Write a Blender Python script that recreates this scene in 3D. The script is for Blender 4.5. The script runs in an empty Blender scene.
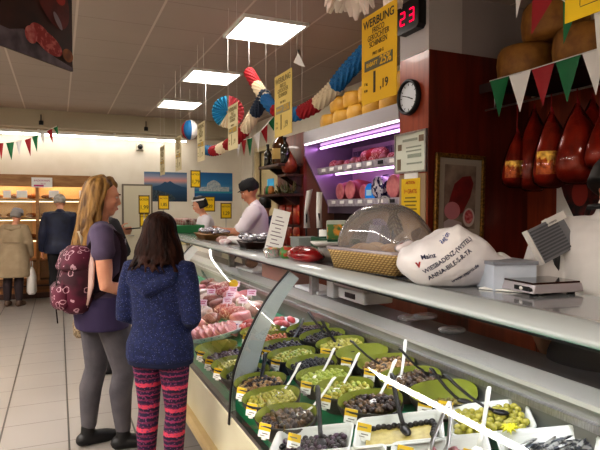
import bpy, math, random
from mathutils import Vector, Matrix, noise
R = random.Random(7)
SC = bpy.context.scene
COL = SC.collection
PI = math.pi
def rad(a): return math.radians(a)

# ------------------------------------------------------------------ camera
F = 542.0; YAW = rad(24.0); PIT = math.atan(16 / 542.0); EYE = Vector((0, 0, 1.52))
cam = bpy.data.cameras.new('camera'); camo = bpy.data.objects.new('camera', cam); COL.objects.link(camo)
cam.sensor_width = 36.0; cam.lens = 36.0 * F / 600.0; cam.clip_start = 0.02; cam.clip_end = 100
camo.location = EYE; camo.rotation_euler = (PI / 2 - PIT, 0, -YAW)
SC.camera = camo
_f = Vector((math.sin(YAW) * math.cos(PIT), math.cos(YAW) * math.cos(PIT), -math.sin(PIT)))
_r = Vector((math.cos(YAW), -math.sin(YAW), 0)); _u = _r.cross(_f)
def at(x, y, X=None, Y=None, Z=None):
    """survey helper: the world point seen at a photo pixel on one given world plane"""
    d = _f + _r * ((x - 300) / F) - _u * ((y - 225) / F)
    t = (X - EYE.x) / d.x if X is not None else (Y - EYE.y) / d.y if Y is not None else (Z - EYE.z) / d.z
    return EYE + d * t

# ------------------------------------------------------------------ mesh builder
class MB:
    def __init__(s): s.v = []; s.f = []; s.m = []; s.sm = []; s.xf = Matrix()
    def add(s, vs, fs, mi=0, smooth=True):
        b = len(s.v); s.v += [s.xf @ Vector(p) for p in vs]
        for f in fs: s.f.append([i + b for i in f]); s.m.append(mi); s.sm.append(smooth)
        return s
    def box(s, c, d, mi=0, rz=0, rot=None):
        M = rot if rot else Matrix.Rotation(rz, 3, 'Z'); c = Vector(c)
        h = [x / 2 for x in d]
        vs = [c + M @ Vector((a * h[0], b * h[1], e * h[2])) for a in (-1, 1) for b in (-1, 1) for e in (-1, 1)]
        return s.add(vs, [(0, 1, 3, 2), (4, 6, 7, 5), (0, 4, 5, 1), (2, 3, 7, 6), (0, 2, 6, 4), (1, 5, 7, 3)], mi, False)
    def bx(s, x0, x1, y0, y1, z0, z1, mi=0):
        return s.box(((x0 + x1) / 2, (y0 + y1) / 2, (z0 + z1) / 2), (abs(x1 - x0), abs(y1 - y0), abs(z1 - z0)), mi)
    def rings(s, rs, mi=0, caps=True, smooth=True, closed=True):
        n = len(rs[0]); vs = [p for r in rs for p in r]; fs = []
        for i in range(len(rs) - 1):
            for j in range(n if closed else n - 1):
                k = (j + 1) % n
                fs.append((i * n + j, i * n + k, (i + 1) * n + k, (i + 1) * n + j))
        if caps:
            fs.append(tuple(range(n - 1, -1, -1))); fs.append(tuple((len(rs) - 1) * n + j for j in range(n)))
        return s.add(vs, fs, mi, smooth)
    def tube(s, pts, r, n=8, mi=0, caps=True, sq=1.0, up=None):
        pts = [Vector(p) for p in pts]; rs = r if isinstance(r, (list, tuple)) else [r] * len(pts)
        rings = []; prev = None
        for i, p in enumerate(pts):
            t = (pts[min(i + 1, len(pts) - 1)] - pts[max(i - 1, 0)]).normalized()
            if prev is None:
                a = Vector(up) if up else (Vector((0, 0, 1)) if abs(t.z) < .9 else Vector((1, 0, 0)))
                u = t.cross(a).normalized()
            else:
                u = (prev - t * prev.dot(t)).normalized()
            prev = u; w = t.cross(u)
            rings.append([p + u * (rs[i] * math.cos(2 * PI * j / n)) + w * (rs[i] * sq * math.sin(2 * PI * j / n)) for j in range(n)])
        return s.rings(rings, mi, caps)
    def limb(s, pts, rs, n=12, sq=1.0, up=None, mi=0):
        """tube with rounded ends"""
        pts = [Vector(p) for p in pts]; P = []; Q = []
        t0 = (pts[0] - pts[1]).normalized(); t1 = (pts[-1] - pts[-2]).normalized()
        for k in (.98, .75, .4): P.append(pts[0] + t0 * rs[0] * k); Q.append(rs[0] * math.sqrt(1 - k * k))
        P += pts; Q += list(rs)
        for k in (.4, .75, .98): P.append(pts[-1] + t1 * rs[-1] * k); Q.append(rs[-1] * math.sqrt(1 - k * k))
        return s.tube(P, Q, n, mi, True, sq, up)
    def ell(s, c, r, n=14, m=9, rot=None, mi=0, fn=None):
        c = Vector(c); M = rot if rot else Matrix.Identity(3); rs = []
        for i in range(1, m):
            th = PI * i / m; ring = []
            for j in range(n):
                ph = 2 * PI * j / n
                p = Vector((math.sin(th) * math.cos(ph), math.sin(th) * math.sin(ph), -math.cos(th)))
                if fn: p = fn(p)
                ring.append(c + M @ Vector((p.x * r[0], p.y * r[1], p.z * r[2])))
            rs.append(ring)
        b = Vector((0, 0, -1)); t = Vector((0, 0, 1))
        if fn: b = fn(b); t = fn(t)
        vs = [c + M @ Vector((b.x * r[0], b.y * r[1], b.z * r[2]))] + [p for q in rs for p in q] + [c + M @ Vector((t.x * r[0], t.y * r[1], t.z * r[2]))]
        fs = [(0, 1 + (j + 1) % n, 1 + j) for j in range(n)]
        for i in range(m - 2):
            for j in range(n):
                k = (j + 1) % n; fs.append((1 + i * n + j, 1 + i * n + k, 1 + (i + 1) * n + k, 1 + (i + 1) * n + j))
        L = len(vs) - 1; o = 1 + (m - 2) * n
        fs += [(o + j, o + (j + 1) % n, L) for j in range(n)]
        return s.add(vs, fs, mi, True)
    def lathe(s, prof, c=(0, 0, 0), n=20, mi=0, smooth=True, caps=True):
        c = Vector(c)
        return s.rings([[c + Vector((r * math.cos(2 * PI * j / n), r * math.sin(2 * PI * j / n), z)) for j in range(n)] for r, z in prof], mi, caps, smooth)
    def prism(s, poly, a, b, ax='y', mi=0, smooth=False):
        def q(u, w, t): return (u, t, w) if ax == 'y' else (t, u, w) if ax == 'x' else (u, w, t)
        return s.rings([[q(u, w, a) for u, w in poly], [q(u, w, b) for u, w in poly]], mi, True, smooth)
    def poly(s, pts, mi=0): return s.add(pts, [tuple(range(len(pts)))], mi, False)
    def strip(s, A, B, mi=0, smooth=True):
        n = len(A); return s.add(list(A) + list(B), [(i, i + 1, n + i + 1, n + i) for i in range(n - 1)], mi, smooth)
    def mesh(s, name):
        me = bpy.data.meshes.new(name); me.from_pydata(s.v, [], s.f)
        for p, mi, sm in zip(me.polygons, s.m, s.sm): p.material_index = mi; p.use_smooth = sm
        me.update(); return me

def obj(name, mb, mat, parent=None, loc=None, rz=None, bevel=0, sub=0, thick=0):
    me = mb if isinstance(mb, bpy.types.Mesh) else mb.mesh(name)
    if mat is not None and not me.materials:
        for m in (mat if isinstance(mat, (list, tuple)) else [mat]): me.materials.append(m)
    o = bpy.data.objects.new(name, me); COL.objects.link(o)
    if parent: o.parent = parent
    if loc is not None: o.location = loc
    if rz is not None: o.rotation_euler = (0, 0, rz)
    if thick:
        md = o.modifiers.new('t', 'SOLIDIFY'); md.thickness = thick; md.offset = 0
    if bevel:
        md = o.modifiers.new('b', 'BEVEL'); md.width = bevel; md.segments = 2; md.limit_method = 'ANGLE'; md.angle_limit = rad(40)
    if sub:
        md = o.modifiers.new('s', 'SUBSURF'); md.levels = sub; md.render_levels = sub
    return o
def tag(o, label=None, cat=None, group=None, kind=None):
    if label: o['label'] = label
    if cat: o['category'] = cat
    if group: o['group'] = group
    if kind: o['kind'] = kind
    return o
def thing(name, label, cat, loc=(0, 0, 0), rz=0, group=None, M=None):
    o = bpy.data.objects.new(name, None); COL.objects.link(o); o.empty_display_size = .05
    if M is not None: o.matrix_world = M
    else: o.location = loc; o.rotation_euler = (0, 0, rz)
    return tag(o, label, cat, group)
def struct(name, mb, mat, **k):
    return tag(obj(name, mb, mat, **k), kind='structure')
def dup(o, parent=None):
    c = o.copy(); COL.objects.link(c)
    if parent: c.parent = parent
    for ch in list(o.children): dup(ch, c)
    return c
def fuse(name, mb, vox, mat, parent=None, it=4, fac=.5, M=None):
    me = mb.mesh(name); o = bpy.data.objects.new(name, me); COL.objects.link(o)
    md = o.modifiers.new('r', 'REMESH'); md.mode = 'VOXEL'; md.voxel_size = vox; md.use_smooth_shade = True
    if it: s = o.modifiers.new('s', 'SMOOTH'); s.factor = fac; s.iterations = it
    dg = bpy.context.evaluated_depsgraph_get(); dg.update()
    me2 = bpy.data.meshes.new_from_object(o.evaluated_get(dg))
    o.modifiers.clear(); o.data = me2; bpy.data.meshes.remove(me); me2.name = name; me2.materials.clear()
    for m in (mat if isinstance(mat, (list, tuple)) else [mat]): me2.materials.append(m)
    for p in me2.polygons: p.use_smooth = True
    if parent: o.parent = parent
    return o
def text(body, size, mat, parent, loc, rot=(PI / 2, 0, 0), sx=1.0, align='CENTER', name='lettering', shear=0, bold=0):
    cu = bpy.data.curves.new('t', 'FONT'); cu.body = body; cu.size = size; cu.align_x = align; cu.align_y = 'CENTER'
    cu.shear = shear; cu.extrude = .0004; cu.offset = bold
    t = bpy.data.objects.new('t', cu); COL.objects.link(t)
    dg = bpy.context.evaluated_depsgraph_get(); dg.update()
    me = bpy.data.meshes.new_from_object(t.evaluated_get(dg)); bpy.data.objects.remove(t); bpy.data.curves.remove(cu)
    me.materials.clear(); me.materials.append(mat)
    o = bpy.data.objects.new(name, me); COL.objects.link(o); o.parent = parent; o.location = loc; o.rotation_euler = rot; o.scale = (sx, 1, 1)
    return o

# ------------------------------------------------------------------ materials
def lin(c):
    if isinstance(c, str):
        c = [int(c[i:i + 2], 16) / 255 for i in (0, 2, 4)]
    return tuple(x / 12.92 if x <= .04045 else ((x + .055) / 1.055) ** 2.4 for x in c[:3]) + (1,)
MATS = {}
def nm(name):
    m = bpy.data.materials.new(name); m.use_nodes = True; nt = m.node_tree; nt.nodes.clear()
    out = nt.nodes.new('ShaderNodeOutputMaterial'); return m, nt, out
def N(nt, typ, **k):
    n = nt.nodes.new(typ)
    for a, b in k.items(): setattr(n, a, b)
    return n
def mat(name, col, rough=.5, metal=0, col2=None, scale=20, bump=0, bscale=None, spec=.5, trans=0, emit=0, coat=0, sheen=0, detail=3, stretch=None, contrast=(.35, .65), sss=0):
    """principled with an optional noise blend to a second colour and noise bump"""
    if name in MATS: return MATS[name]
    m, nt, out = nm(name); p = N(nt, 'ShaderNodeBsdfPrincipled'); nt.links.new(p.outputs[0], out.inputs[0])
    I = p.inputs; I['Base Color'].default_value = lin(col); I['Roughness'].default_value = rough; I['Metallic'].default_value = metal
    I['Specular IOR Level'].default_value = spec; I['Transmission Weight'].default_value = trans; I['Coat Weight'].default_value = coat
    I['Sheen Weight'].default_value = sheen; I['Subsurface Weight'].default_value = sss
    if sss: I['Subsurface Radius'].default_value = (.02, .008, .004)
    if emit: I['Emission Color'].default_value = lin(col); I['Emission Strength'].default_value = emit
    tc = N(nt, 'ShaderNodeTexCoord'); mp = N(nt, 'ShaderNodeMapping'); nt.links.new(tc.outputs['Object'], mp.inputs[0])
    if stretch: mp.inputs['Scale'].default_value = stretch
    if col2:
        nz = N(nt, 'ShaderNodeTexNoise'); nz.inputs['Scale'].default_value = scale; nz.inputs['Detail'].default_value = detail
        nt.links.new(mp.outputs[0], nz.inputs['Vector'])
        cr = N(nt, 'ShaderNodeValToRGB'); cr.color_ramp.elements[0].position = contrast[0]; cr.color_ramp.elements[1].position = contrast[1]
        cr.color_ramp.elements[0].color = lin(col); cr.color_ramp.elements[1].color = lin(col2)
        nt.links.new(nz.outputs[0], cr.inputs[0]); nt.links.new(cr.outputs[0], I['Base Color'])
        if emit: nt.links.new(cr.outputs[0], I['Emission Color'])
    if bump:
        nb = N(nt, 'ShaderNodeTexNoise'); nb.inputs['Scale'].default_value = bscale or scale; nb.inputs['Detail'].default_value = 3
        nt.links.new(mp.outputs[0], nb.inputs['Vector'])
        b = N(nt, 'ShaderNodeBump'); b.inputs['Strength'].default_value = bump; b.inputs['Distance'].default_value = .01
        nt.links.new(nb.outputs[0], b.inputs['Height']); nt.links.new(b.outputs[0], I['Normal'])
    MATS[name] = m; return m
def glow(name, col, strength):
    if name in MATS: return MATS[name]
    m, nt, out = nm(name); e = N(nt, 'ShaderNodeEmission'); e.inputs[0].default_value = lin(col); e.inputs[1].default_value = strength
    nt.links.new(e.outputs[0], out.inputs[0]); MATS[name] = m; return m
def glassy(name, tint='ffffff', ior=1.45, rough=.0, haze=0, hazecol='ffffff', fac=1.0):
    """thin clear sheet: clear transmission plus fresnel reflection, with an optional milky share"""
    if name in MATS: return MATS[name]
    m, nt, out = nm(name)
    t = N(nt, 'ShaderNodeBsdfTransparent'); t.inputs[0].default_value = lin(tint)
    g = N(nt, 'ShaderNodeBsdfGlossy'); g.inputs['Roughness'].default_value = rough
    fr = N(nt, 'ShaderNodeFresnel'); fr.inputs[0].default_value = ior
    ml = N(nt, 'ShaderNodeMath', operation='MULTIPLY'); ml.inputs[1].default_value = fac; nt.links.new(fr.outputs[0], ml.inputs[0])
    mx = N(nt, 'ShaderNodeMixShader'); nt.links.new(ml.outputs[0], mx.inputs[0]); nt.links.new(t.outputs[0], mx.inputs[1]); nt.links.new(g.outputs[0], mx.inputs[2])
    last = mx
    if haze:
        d = N(nt, 'ShaderNodeBsdfDiffuse'); d.inputs[0].default_value = lin(hazecol)
        m2 = N(nt, 'ShaderNodeMixShader'); m2.inputs[0].default_value = haze
        nt.links.new(mx.outputs[0], m2.inputs[1]); nt.links.new(d.outputs[0], m2.inputs[2]); last = m2
    nt.links.new(last.outputs[0], out.inputs[0]); MATS[name] = m; return m
def grid_mat(name, col, line, sx, sy, ox, oy, wx, wy, rough=.4, col2=None, bump=0, line2=None):
    """square grid of joints in world x/y, different joint width per direction"""
    m, nt, out = nm(name); p = N(nt, 'ShaderNodeBsdfPrincipled'); nt.links.new(p.outputs[0], out.inputs[0])
    p.inputs['Roughness'].default_value = rough
    geo = N(nt, 'ShaderNodeNewGeometry'); sep = N(nt, 'ShaderNodeSeparateXYZ'); nt.links.new(geo.outputs['Position'], sep.inputs[0])
    def joint(i, s, o, w):
        a = N(nt, 'ShaderNodeMath', operation='SUBTRACT'); nt.links.new(sep.outputs[i], a.inputs[0]); a.inputs[1].default_value = o
        b = N(nt, 'ShaderNodeMath', operation='DIVIDE'); nt.links.new(a.outputs[0], b.inputs[0]); b.inputs[1].default_value = s
        c = N(nt, 'ShaderNodeMath', operation='FRACT'); nt.links.new(b.outputs[0], c.inputs[0])
        d = N(nt, 'ShaderNodeMath', operation='SUBTRACT'); nt.links.new(c.outputs[0], d.inputs[0]); d.inputs[1].default_value = .5
        e = N(nt, 'ShaderNodeMath', operation='ABSOLUTE'); nt.links.new(d.outputs[0], e.inputs[0])
        f = N(nt, 'ShaderNodeMath', operation='GREATER_THAN'); nt.links.new(e.outputs[0], f.inputs[0]); f.inputs[1].default_value = .5 - w / s / 2
        return f
    jx = joint(0, sx, ox, wx); jy = joint(1, sy, oy, wy)
    nz = N(nt, 'ShaderNodeTexNoise'); nz.inputs['Scale'].default_value = 1.7; nt.links.new(geo.outputs['Position'], nz.inputs['Vector'])
    mix = N(nt, 'ShaderNodeMix', data_type='RGBA'); nt.links.new(nz.outputs[0], mix.inputs[0]); mix.inputs[6].default_value = lin(col); mix.inputs[7].default_value = lin(col2 or col)
    m1 = N(nt, 'ShaderNodeMix', data_type='RGBA'); nt.links.new(jy.outputs[0], m1.inputs[0]); nt.links.new(mix.outputs[2], m1.inputs[6]); m1.inputs[7].default_value = lin(line2 or line)
    m2 = N(nt, 'ShaderNodeMix', data_type='RGBA'); nt.links.new(jx.outputs[0], m2.inputs[0]); nt.links.new(m1.outputs[2], m2.inputs[6]); m2.inputs[7].default_value = lin(line)
    nt.links.new(m2.outputs[2], p.inputs['Base Color'])
    return m
def wood(name, c1, c2, rough=.4, scale=6, stretch=(1, 1, .12), coat=0):
    return mat(name, c1, rough, col2=c2, scale=scale * 4, stretch=stretch, detail=5, coat=coat)
def cells(name, base, lines, scale, rough=.8, thr=.12, base2=None, mode='DISTANCE_TO_EDGE', invert=False):
    """voronoi line/spot print on cloth or paper"""
    if name in MATS: return MATS[name]
    m, nt, out = nm(name); p = N(nt, 'ShaderNodeBsdfPrincipled'); nt.links.new(p.outputs[0], out.inputs[0]); p.inputs['Roughness'].default_value = rough
    tc = N(nt, 'ShaderNodeTexCoord'); v = N(nt, 'ShaderNodeTexVoronoi', feature=mode); v.inputs['Scale'].default_value = scale
    nt.links.new(tc.outputs['Object'], v.inputs['Vector'])
    c = N(nt, 'ShaderNodeMath', operation='LESS_THAN'); nt.links.new(v.outputs[0], c.inputs[0]); c.inputs[1].default_value = thr
    mix = N(nt, 'ShaderNodeMix', data_type='RGBA'); nt.links.new(c.outputs[0], mix.inputs[0]); mix.inputs[6].default_value = lin(base); mix.inputs[7].default_value = lin(lines)
    if base2:
        nz = N(nt, 'ShaderNodeTexNoise'); nz.inputs['Scale'].default_value = scale * .6; nt.links.new(tc.outputs['Object'], nz.inputs['Vector'])
        cr = N(nt, 'ShaderNodeValToRGB'); cr.color_ramp.elements[0].position = .42; cr.color_ramp.elements[1].position = .55
        cr.color_ramp.elements[0].color = lin(base); cr.color_ramp.elements[1].color = lin(base2)
        nt.links.new(nz.outputs[0], cr.inputs[0]); nt.links.new(cr.outputs[0], mix.inputs[6])
    nt.links.new(mix.outputs[2], p.inputs['Base Color']); MATS[name] = m; return m
def ramp_z(name, stops, axis=2, coord='Generated', rough=.6, wob=0):
    """colour bands along one axis of the object's own box"""
    if name in MATS: return MATS[name]
    m, nt, out = nm(name); p = N(nt, 'ShaderNodeBsdfPrincipled'); nt.links.new(p.outputs[0], out.inputs[0]); p.inputs['Roughness'].default_value = rough
    tc = N(nt, 'ShaderNodeTexCoord'); sp = N(nt, 'ShaderNodeSeparateXYZ'); nt.links.new(tc.outputs[coord], sp.inputs[0])
    src = sp.outputs[axis]
    if wob:
        nz = N(nt, 'ShaderNodeTexNoise'); nz.inputs['Scale'].default_value = 6; nt.links.new(tc.outputs[coord], nz.inputs['Vector'])
        a = N(nt, 'ShaderNodeMath', operation='MULTIPLY_ADD'); nt.links.new(nz.outputs[0], a.inputs[0]); a.inputs[1].default_value = wob; nt.links.new(src, a.inputs[2]); src = a.outputs[0]
    cr = N(nt, 'ShaderNodeValToRGB'); e = cr.color_ramp.elements
    e[0].position = stops[0][0]; e[0].color = lin(stops[0][1]); e[1].position = stops[-1][0]; e[1].color = lin(stops[-1][1])
    for q, c in stops[1:-1]: n = e.new(q); n.color = lin(c)
    nt.links.new(src, cr.inputs[0]); nt.links.new(cr.outputs[0], p.inputs['Base Color']); MATS[name] = m; return m
# ------------------------------------------------------------------ shared materials
STEEL = mat('brushed steel', 'b4b2b0', .32, .85, col2='9d9b9a', scale=30, stretch=(1, 12, 1))
GREYP = mat('grey enamel', 'b3b8b8', .25, .0, coat=.4)
DGREY = mat('dark grey worktop', '4d4a48', .25, .1, col2='5b5653', scale=9)
BLACK = mat('black plastic', '121214', .4)
WHITE = mat('white plastic', 'e9e7e2', .4)
PAPER = mat('white paper', 'efeeea', .8)
CREAMW = mat('cream wall paint', 'ded6c8', .85, col2='d7cebe', scale=3)
REDW = wood('red cherry veneer', '6c2413', '521a0d', .35, 5, (1, 1, .1), .2)
REDW2 = wood('red cherry veneer light', 'a34a2b', '883a20', .35, 5, (1, 1, .1), .2)
DWOOD = wood('dark brown wood', '4a2616', '331a0e', .5, 6)
OAK = wood('light oak', 'b08556', '93683f', .5, 5, (.2, 1, 1))
INK = mat('black ink', '17171a', .7)
YEL = mat('yellow card', 'e2bc14', .6)
RED = mat('red paper', '9c0a18', .6); GREEN = mat('green paper', '0d6b3c', .6); WHT = mat('white paper flag', 'e8e4e0', .7)
CREAM = mat('cream tissue paper', 'e9d9bd', .85); BLUE = mat('blue tissue paper', '12669c', .6); REDT = mat('red tissue paper', 'a01220', .7)
SKIN = mat('skin', 'd79f83', .5, sss=.08, col2='cc9176', scale=14)
SKIN2 = mat('skin tan', 'bd8365', .55, col2='b0765a', scale=14)
LIME = mat('lime green glazed lining', '8a9238', .35, coat=.2)
BOWLD = mat('dark glazed shell', '26241f', .35)
GOLD = mat('gilded frame', '9a7434', .4, .6, col2='5f451d', scale=60, bump=.5)

# ------------------------------------------------------------------ shell
CE = 3.2
mb = MB().poly([(-5, -3, 0), (4, -3, 0), (4, 10.9, 0), (-5, 10.9, 0)])
struct('floor', mb, grid_mat('floor tiles', '918b86', '2e2a27', .4155, .4155, .045, .09, .012, .007, .28, 'a09993', line2='5f5954'))
mb = MB().poly([(-5, -3, CE), (-5, 10.7, CE), (4, 10.7, CE), (4, -3, CE)])
struct('ceiling', mb, grid_mat('ceiling tiles', 'b7a89c', 'd0c3b8', .6525, .645, .1625, 4.49, .02, .008, .9, 'ad9e93', line2='968880'))
struct('wall_back', MB().bx(-5, 4, 10.7, 10.85, 0, 3.3), CREAMW)
struct('wall_right', MB().bx(3.55, 3.7, 6.7, 8.86, 0, 3.3).bx(3.55, 3.7, 9.88, 10.7, 0, 3.3).bx(3.55, 3.7, 8.86, 9.88, 2.6, 3.3).bx(3.66, 3.8, -3, 6.7, 0, 3.3), CREAMW)
struct('wall_left', MB().bx(-5.1, -5, -3, 10.85, 0, 3.3), CREAMW)
struct('wall_front', MB().bx(-5, 4, -3.1, -3, 0, 3.3), CREAMW)
struct('trim_1', MB().bx(-5, 3.66, 10.2, 10.7, 2.9, 3.3), mat('grey soffit', 'b3a893', .8))   # soffit box along the back wall
struct('trim_2', MB().bx(3.46, 3.6, 8.78, 8.86, 0, 2.62).bx(3.46, 3.6, 9.88, 9.96, 0, 2.62).bx(3.46, 3.6, 8.78, 9.96, 2.6, 2.68), mat('door casing', 'cfc19f', .6))
struct('trim_3', MB().bx(3.45, 3.55, 10.05, 10.7, 0, 3.2), CREAMW)
struct('baseboard_back', MB().bx(-5, 3.5, 10.67, 10.7, 0, .09), mat('grey skirting', '8d867e', .6))
d = struct('door_1', MB().bx(3.58, 3.62, 8.86, 9.88, 0, 2.6), mat('beige door leaf', 'cdbd94', .5))
obj('door_handle', MB().tube([(3.58, 9.0, 1.05), (3.53, 9.0, 1.05), (3.53, 9.1, 1.05)], .01), STEEL, d)
d = struct('door_2', MB().bx(1.12, 1.62, 10.66, 10.7, 0, 1.96), mat('pale grey door', 'c6bfa9', .6))
obj('door_frame', MB().bx(1.09, 1.12, 10.66, 10.7, 0, 1.99).bx(1.09, 1.65, 10.66, 10.7, 1.96, 1.99).bx(1.62, 1.65, 10.66, 10.7, 0, 1.99), mat('dark door frame', '6f665a', .6), d)
obj('door_handle', MB().tube([(1.2, 10.66, 1.02), (1.2, 10.61, 1.02), (1.3, 10.61, 1.02)], .01), STEEL, d)
struct('door_3', MB().bx(3.5, 3.55, 7.2, 8.6, 0, 2.5), mat('painted passage gloom', '2c2622', .9))  # dark slab: the gloom of a passage put into its colour

# ------------------------------------------------------------------ ceiling lamps
DIFF = glow('lit diffuser', 'fff8ef', 9.0)
def panel(x, y, label):
    t = thing('ceiling_light', label, 'light', (x, y, CE), group='square ceiling lights')
    obj('diffuser', MB().bx(-.285, .285, -.3, .3, -.022, -.012), DIFF, t)
    mb = MB()
    for a in (-1, 1): mb.bx(a * .285, a * .31, -.325, .325, -.03, 0).bx(-.285, .285, a * .3, a * .325, -.03, 0)
    obj('frame', mb, WHITE, t)
for y, l in ((4.81, 'square ceiling light nearest the camera, largest of the lit row'), (6.76, 'middle square ceiling light of the lit row'), (8.72, 'farthest small square ceiling light of the lit row')):
    panel(1.78, y, l)
for y in (-1.0, -2.2): panel(1.78, y, 'added unseen ceiling light above the deli counter behind the camera')  # unseen panels added to light the counter
for x in (-1.3,):
    for y in (-.9, -2.2): panel(x, y, 'added unseen ceiling light above the aisle behind the camera')  # more unseen panels, added for light over the aisle
def striplight(name, a, b, label, mat_, w=.05):
    a = Vector(a); b = Vector(b); t = thing(name, label, 'light', (a + b) / 2)
    a2 = a - (a + b) / 2; b2 = -a2; dirv = (b2 - a2).normalized(); side = dirv.cross(Vector((0, 0, 1)))
    mb = MB(); R3 = Matrix((dirv, side, (0, 0, 1))).transposed()
    obj('housing', MB().box((0, 0, .03), ((b - a).length, w * 1.6, .05), rot=R3), WHITE, t)
    obj('tube', MB().tube([a2, b2], w * .38, 10), mat_, t)
    return t
TUBE = glow('lit tube', 'fff8ee', 11.0)
t = striplight('tube_light', (-2.4, 10.45, 2.82), (2.25, 10.45, 2.82), 'long lit fluorescent tube along the back wall soffit', TUBE, .06)
mb = MB()
for x in (-1.6, -.3, .95): mb.bx(x - .02 + .075, x + .02 + .075, -.02, .02, .05, .38)
obj('bracket', mb, WHITE, t)
for k, y0 in enumerate((-2.0, 2.6)):
    a_ = thing('aisle_light', ['long flat ceiling light over the left aisle, behind the camera', 'long flat ceiling light over the left aisle, left of the picture'][k], 'light', (-2.5, y0 + 2.3, CE))
    obj('diffuser', MB().bx(-.19, .19, -2.25, 2.25, -.06, -.05), glow('lit aisle diffuser', 'fff9f2', 21.0), a_)
    obj('housing', MB().bx(-.21, .21, -2.3, 2.3, -.05, 0), WHITE, a_)
_sa, _sb = at(41, 118, Y=10.16).x, at(146, 123, Y=10.16).x
for x, y, l in ((_sa, 10.2, 'small black spotlight hanging from the soffit at far left'), (_sb, 10.2, 'small black spotlight hanging from the soffit, in the middle')):
    t = thing('spotlight', l, 'light', (x, y - .04, 2.97))
    obj('stem', MB().tube([(0, 0, .03), (0, 0, .14)], .008), BLACK, t)
    obj('lamp_head', MB().lathe([(.02, -.03), (.035, -.03), (.035, .03), (.015, .04)]), BLACK, t)
p = at(140.5, 146.5, Y=10.55)
t = thing('security_camera', 'small dark dome security camera on the back wall', 'camera', p)
obj('wall_plate', MB().box((.0, .105, 0), (.13, .11, .13)), mat('grey plate', 'b7b1a4', .6), t, bevel=.01)
obj('lens_dome', MB().ell((0, .03, 0), (.05, .06, .05)), BLACK, t)

# ------------------------------------------------------------------ bakery wall unit
t = thing('bakery_shelf', 'long wooden self-service bread shelf with lit glass front at the back left', 'shelf', (-.6, 10.45, 0))
x0, x1 = -1.6, 1.12
obj('base_cabinet', MB().bx(x0, x1, -.2, .2, .0, .3), wood('bakery base', '8a5a30', '6d4524', .5, 5, (.15, 1, 1)), t)
obj('plinth', MB().bx(x0, x1, -.215, -.2, .0, .09).bx(x0, x1, -.23, -.2, .2, .225), DWOOD, t)
mb = MB()
for x in (x0, -.64, .27, x1): mb.bx(x - .025, x + .025, -.2, .2, .3, 2.02)
obj('upright', mb, OAK, t)
obj('back_panel', MB().bx(x0, x1, .17, .2, .3, 2.0), mat('bakery back panel', 'e0b98a', .6, col2='d6ab78', scale=4), t)
obj('top_board', MB().bx(x0, x1, -.22, .2, 1.97, 2.1), OAK, t)
obj('header_board', MB().bx(x0, x1, -.225, -.2, 1.9, 2.1), OAK, t)
for z in (.62, .98, 1.34, 1.66): obj('shelf_board', MB().bx(x0, x1, -.17, .17, z, z + .035), OAK, t)
obj('shelf_glow', MB().bx(x0 + .05, x1 - .05, -.02, .03, 1.94, 1.965), glow('added bakery glow', 'ffdcae', 9), t)  # unseen strip added behind the header to brighten the shelves
for z_ in (1.64, 1.32, .96): obj('shelf_glow', MB().bx(x0 + .05, x1 - .05, -.05, .0, z_, z_ + .015), glow('added bakery shelf glow', 'ffdcae', 2.0), t)  # glow strips added under the boards to brighten the back panel
GLS = glassy('display glass', 'f4f8f6', 1.5)
for i in range(3): obj('glass_door', MB().bx(x0 + .03 + i * .91, x0 + .88 + i * .91, -.195, -.19, 1.0, 1.96), GLS, t)
for i, (px, w) in enumerate(((7, .07), (22, .1), (54, .1), (84, .1), (30, .05))):
    q = at(px, 194 if i < 4 else 300, Y=10.24) if i < 4 else None
    if q is None: continue
    n = tag(obj('paper_notice', MB().box(q, (w * 1.6, .002, .12)), PAPER), ['square white paper notice at far left end of bread shelf', 'white paper price slip second from left on bread shelf', 'white paper price slip above the man in dark jacket', 'white paper price slip on bread shelf beside blonde hair'][i], 'notice')
BREAD = mat('bread crust', 'b9793c', .7, col2='8f5423', scale=30, bump=.3)
loaf = None
for z, g, nb in ((1.375, 'bread rolls on the upper bakery shelf', 9), (1.015, 'bread rolls on the lower bakery shelf', 9), (1.695, 'bread rolls on the top bakery shelf', 8)):
    for i in range(nb):
        if loaf is None:
            loaf = MB().ell((0, 0, .04), (.1, .06, .04)).mesh('bread_roll'); loaf.materials.append(BREAD)
        o = bpy.data.objects.new('bread_roll', loaf); COL.objects.link(o); o.location = (-2.05 + i * .27 + R.uniform(-.03, .03), 10.42 + R.uniform(-.05, .05), z); o.rotation_euler = (0, 0, R.uniform(-.5, .5))
        tag(o, 'golden bread roll lying ' + g.split('rolls ')[1], 'bread', g)
a = at(42, 182.5, Y=10.2)
t = thing('bakery_sign', 'white sign with pink print on top of the bread shelf', 'sign', a)
obj('board', MB().box((0, 0, 0), (.32, .01, .17)), PAPER, t)
text('BACKWAREN', .04, mat('magenta ink', 'b0306e', .6), t, (0, -.007, .03)); text('frisch', .035, mat('magenta ink', '', .6), t, (.02, -.007, -.02))
obj('print_band', MB().box((-.05, -.006, -.055), (.15, .002, .03)), mat('magenta ink', '', .6), t)

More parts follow.
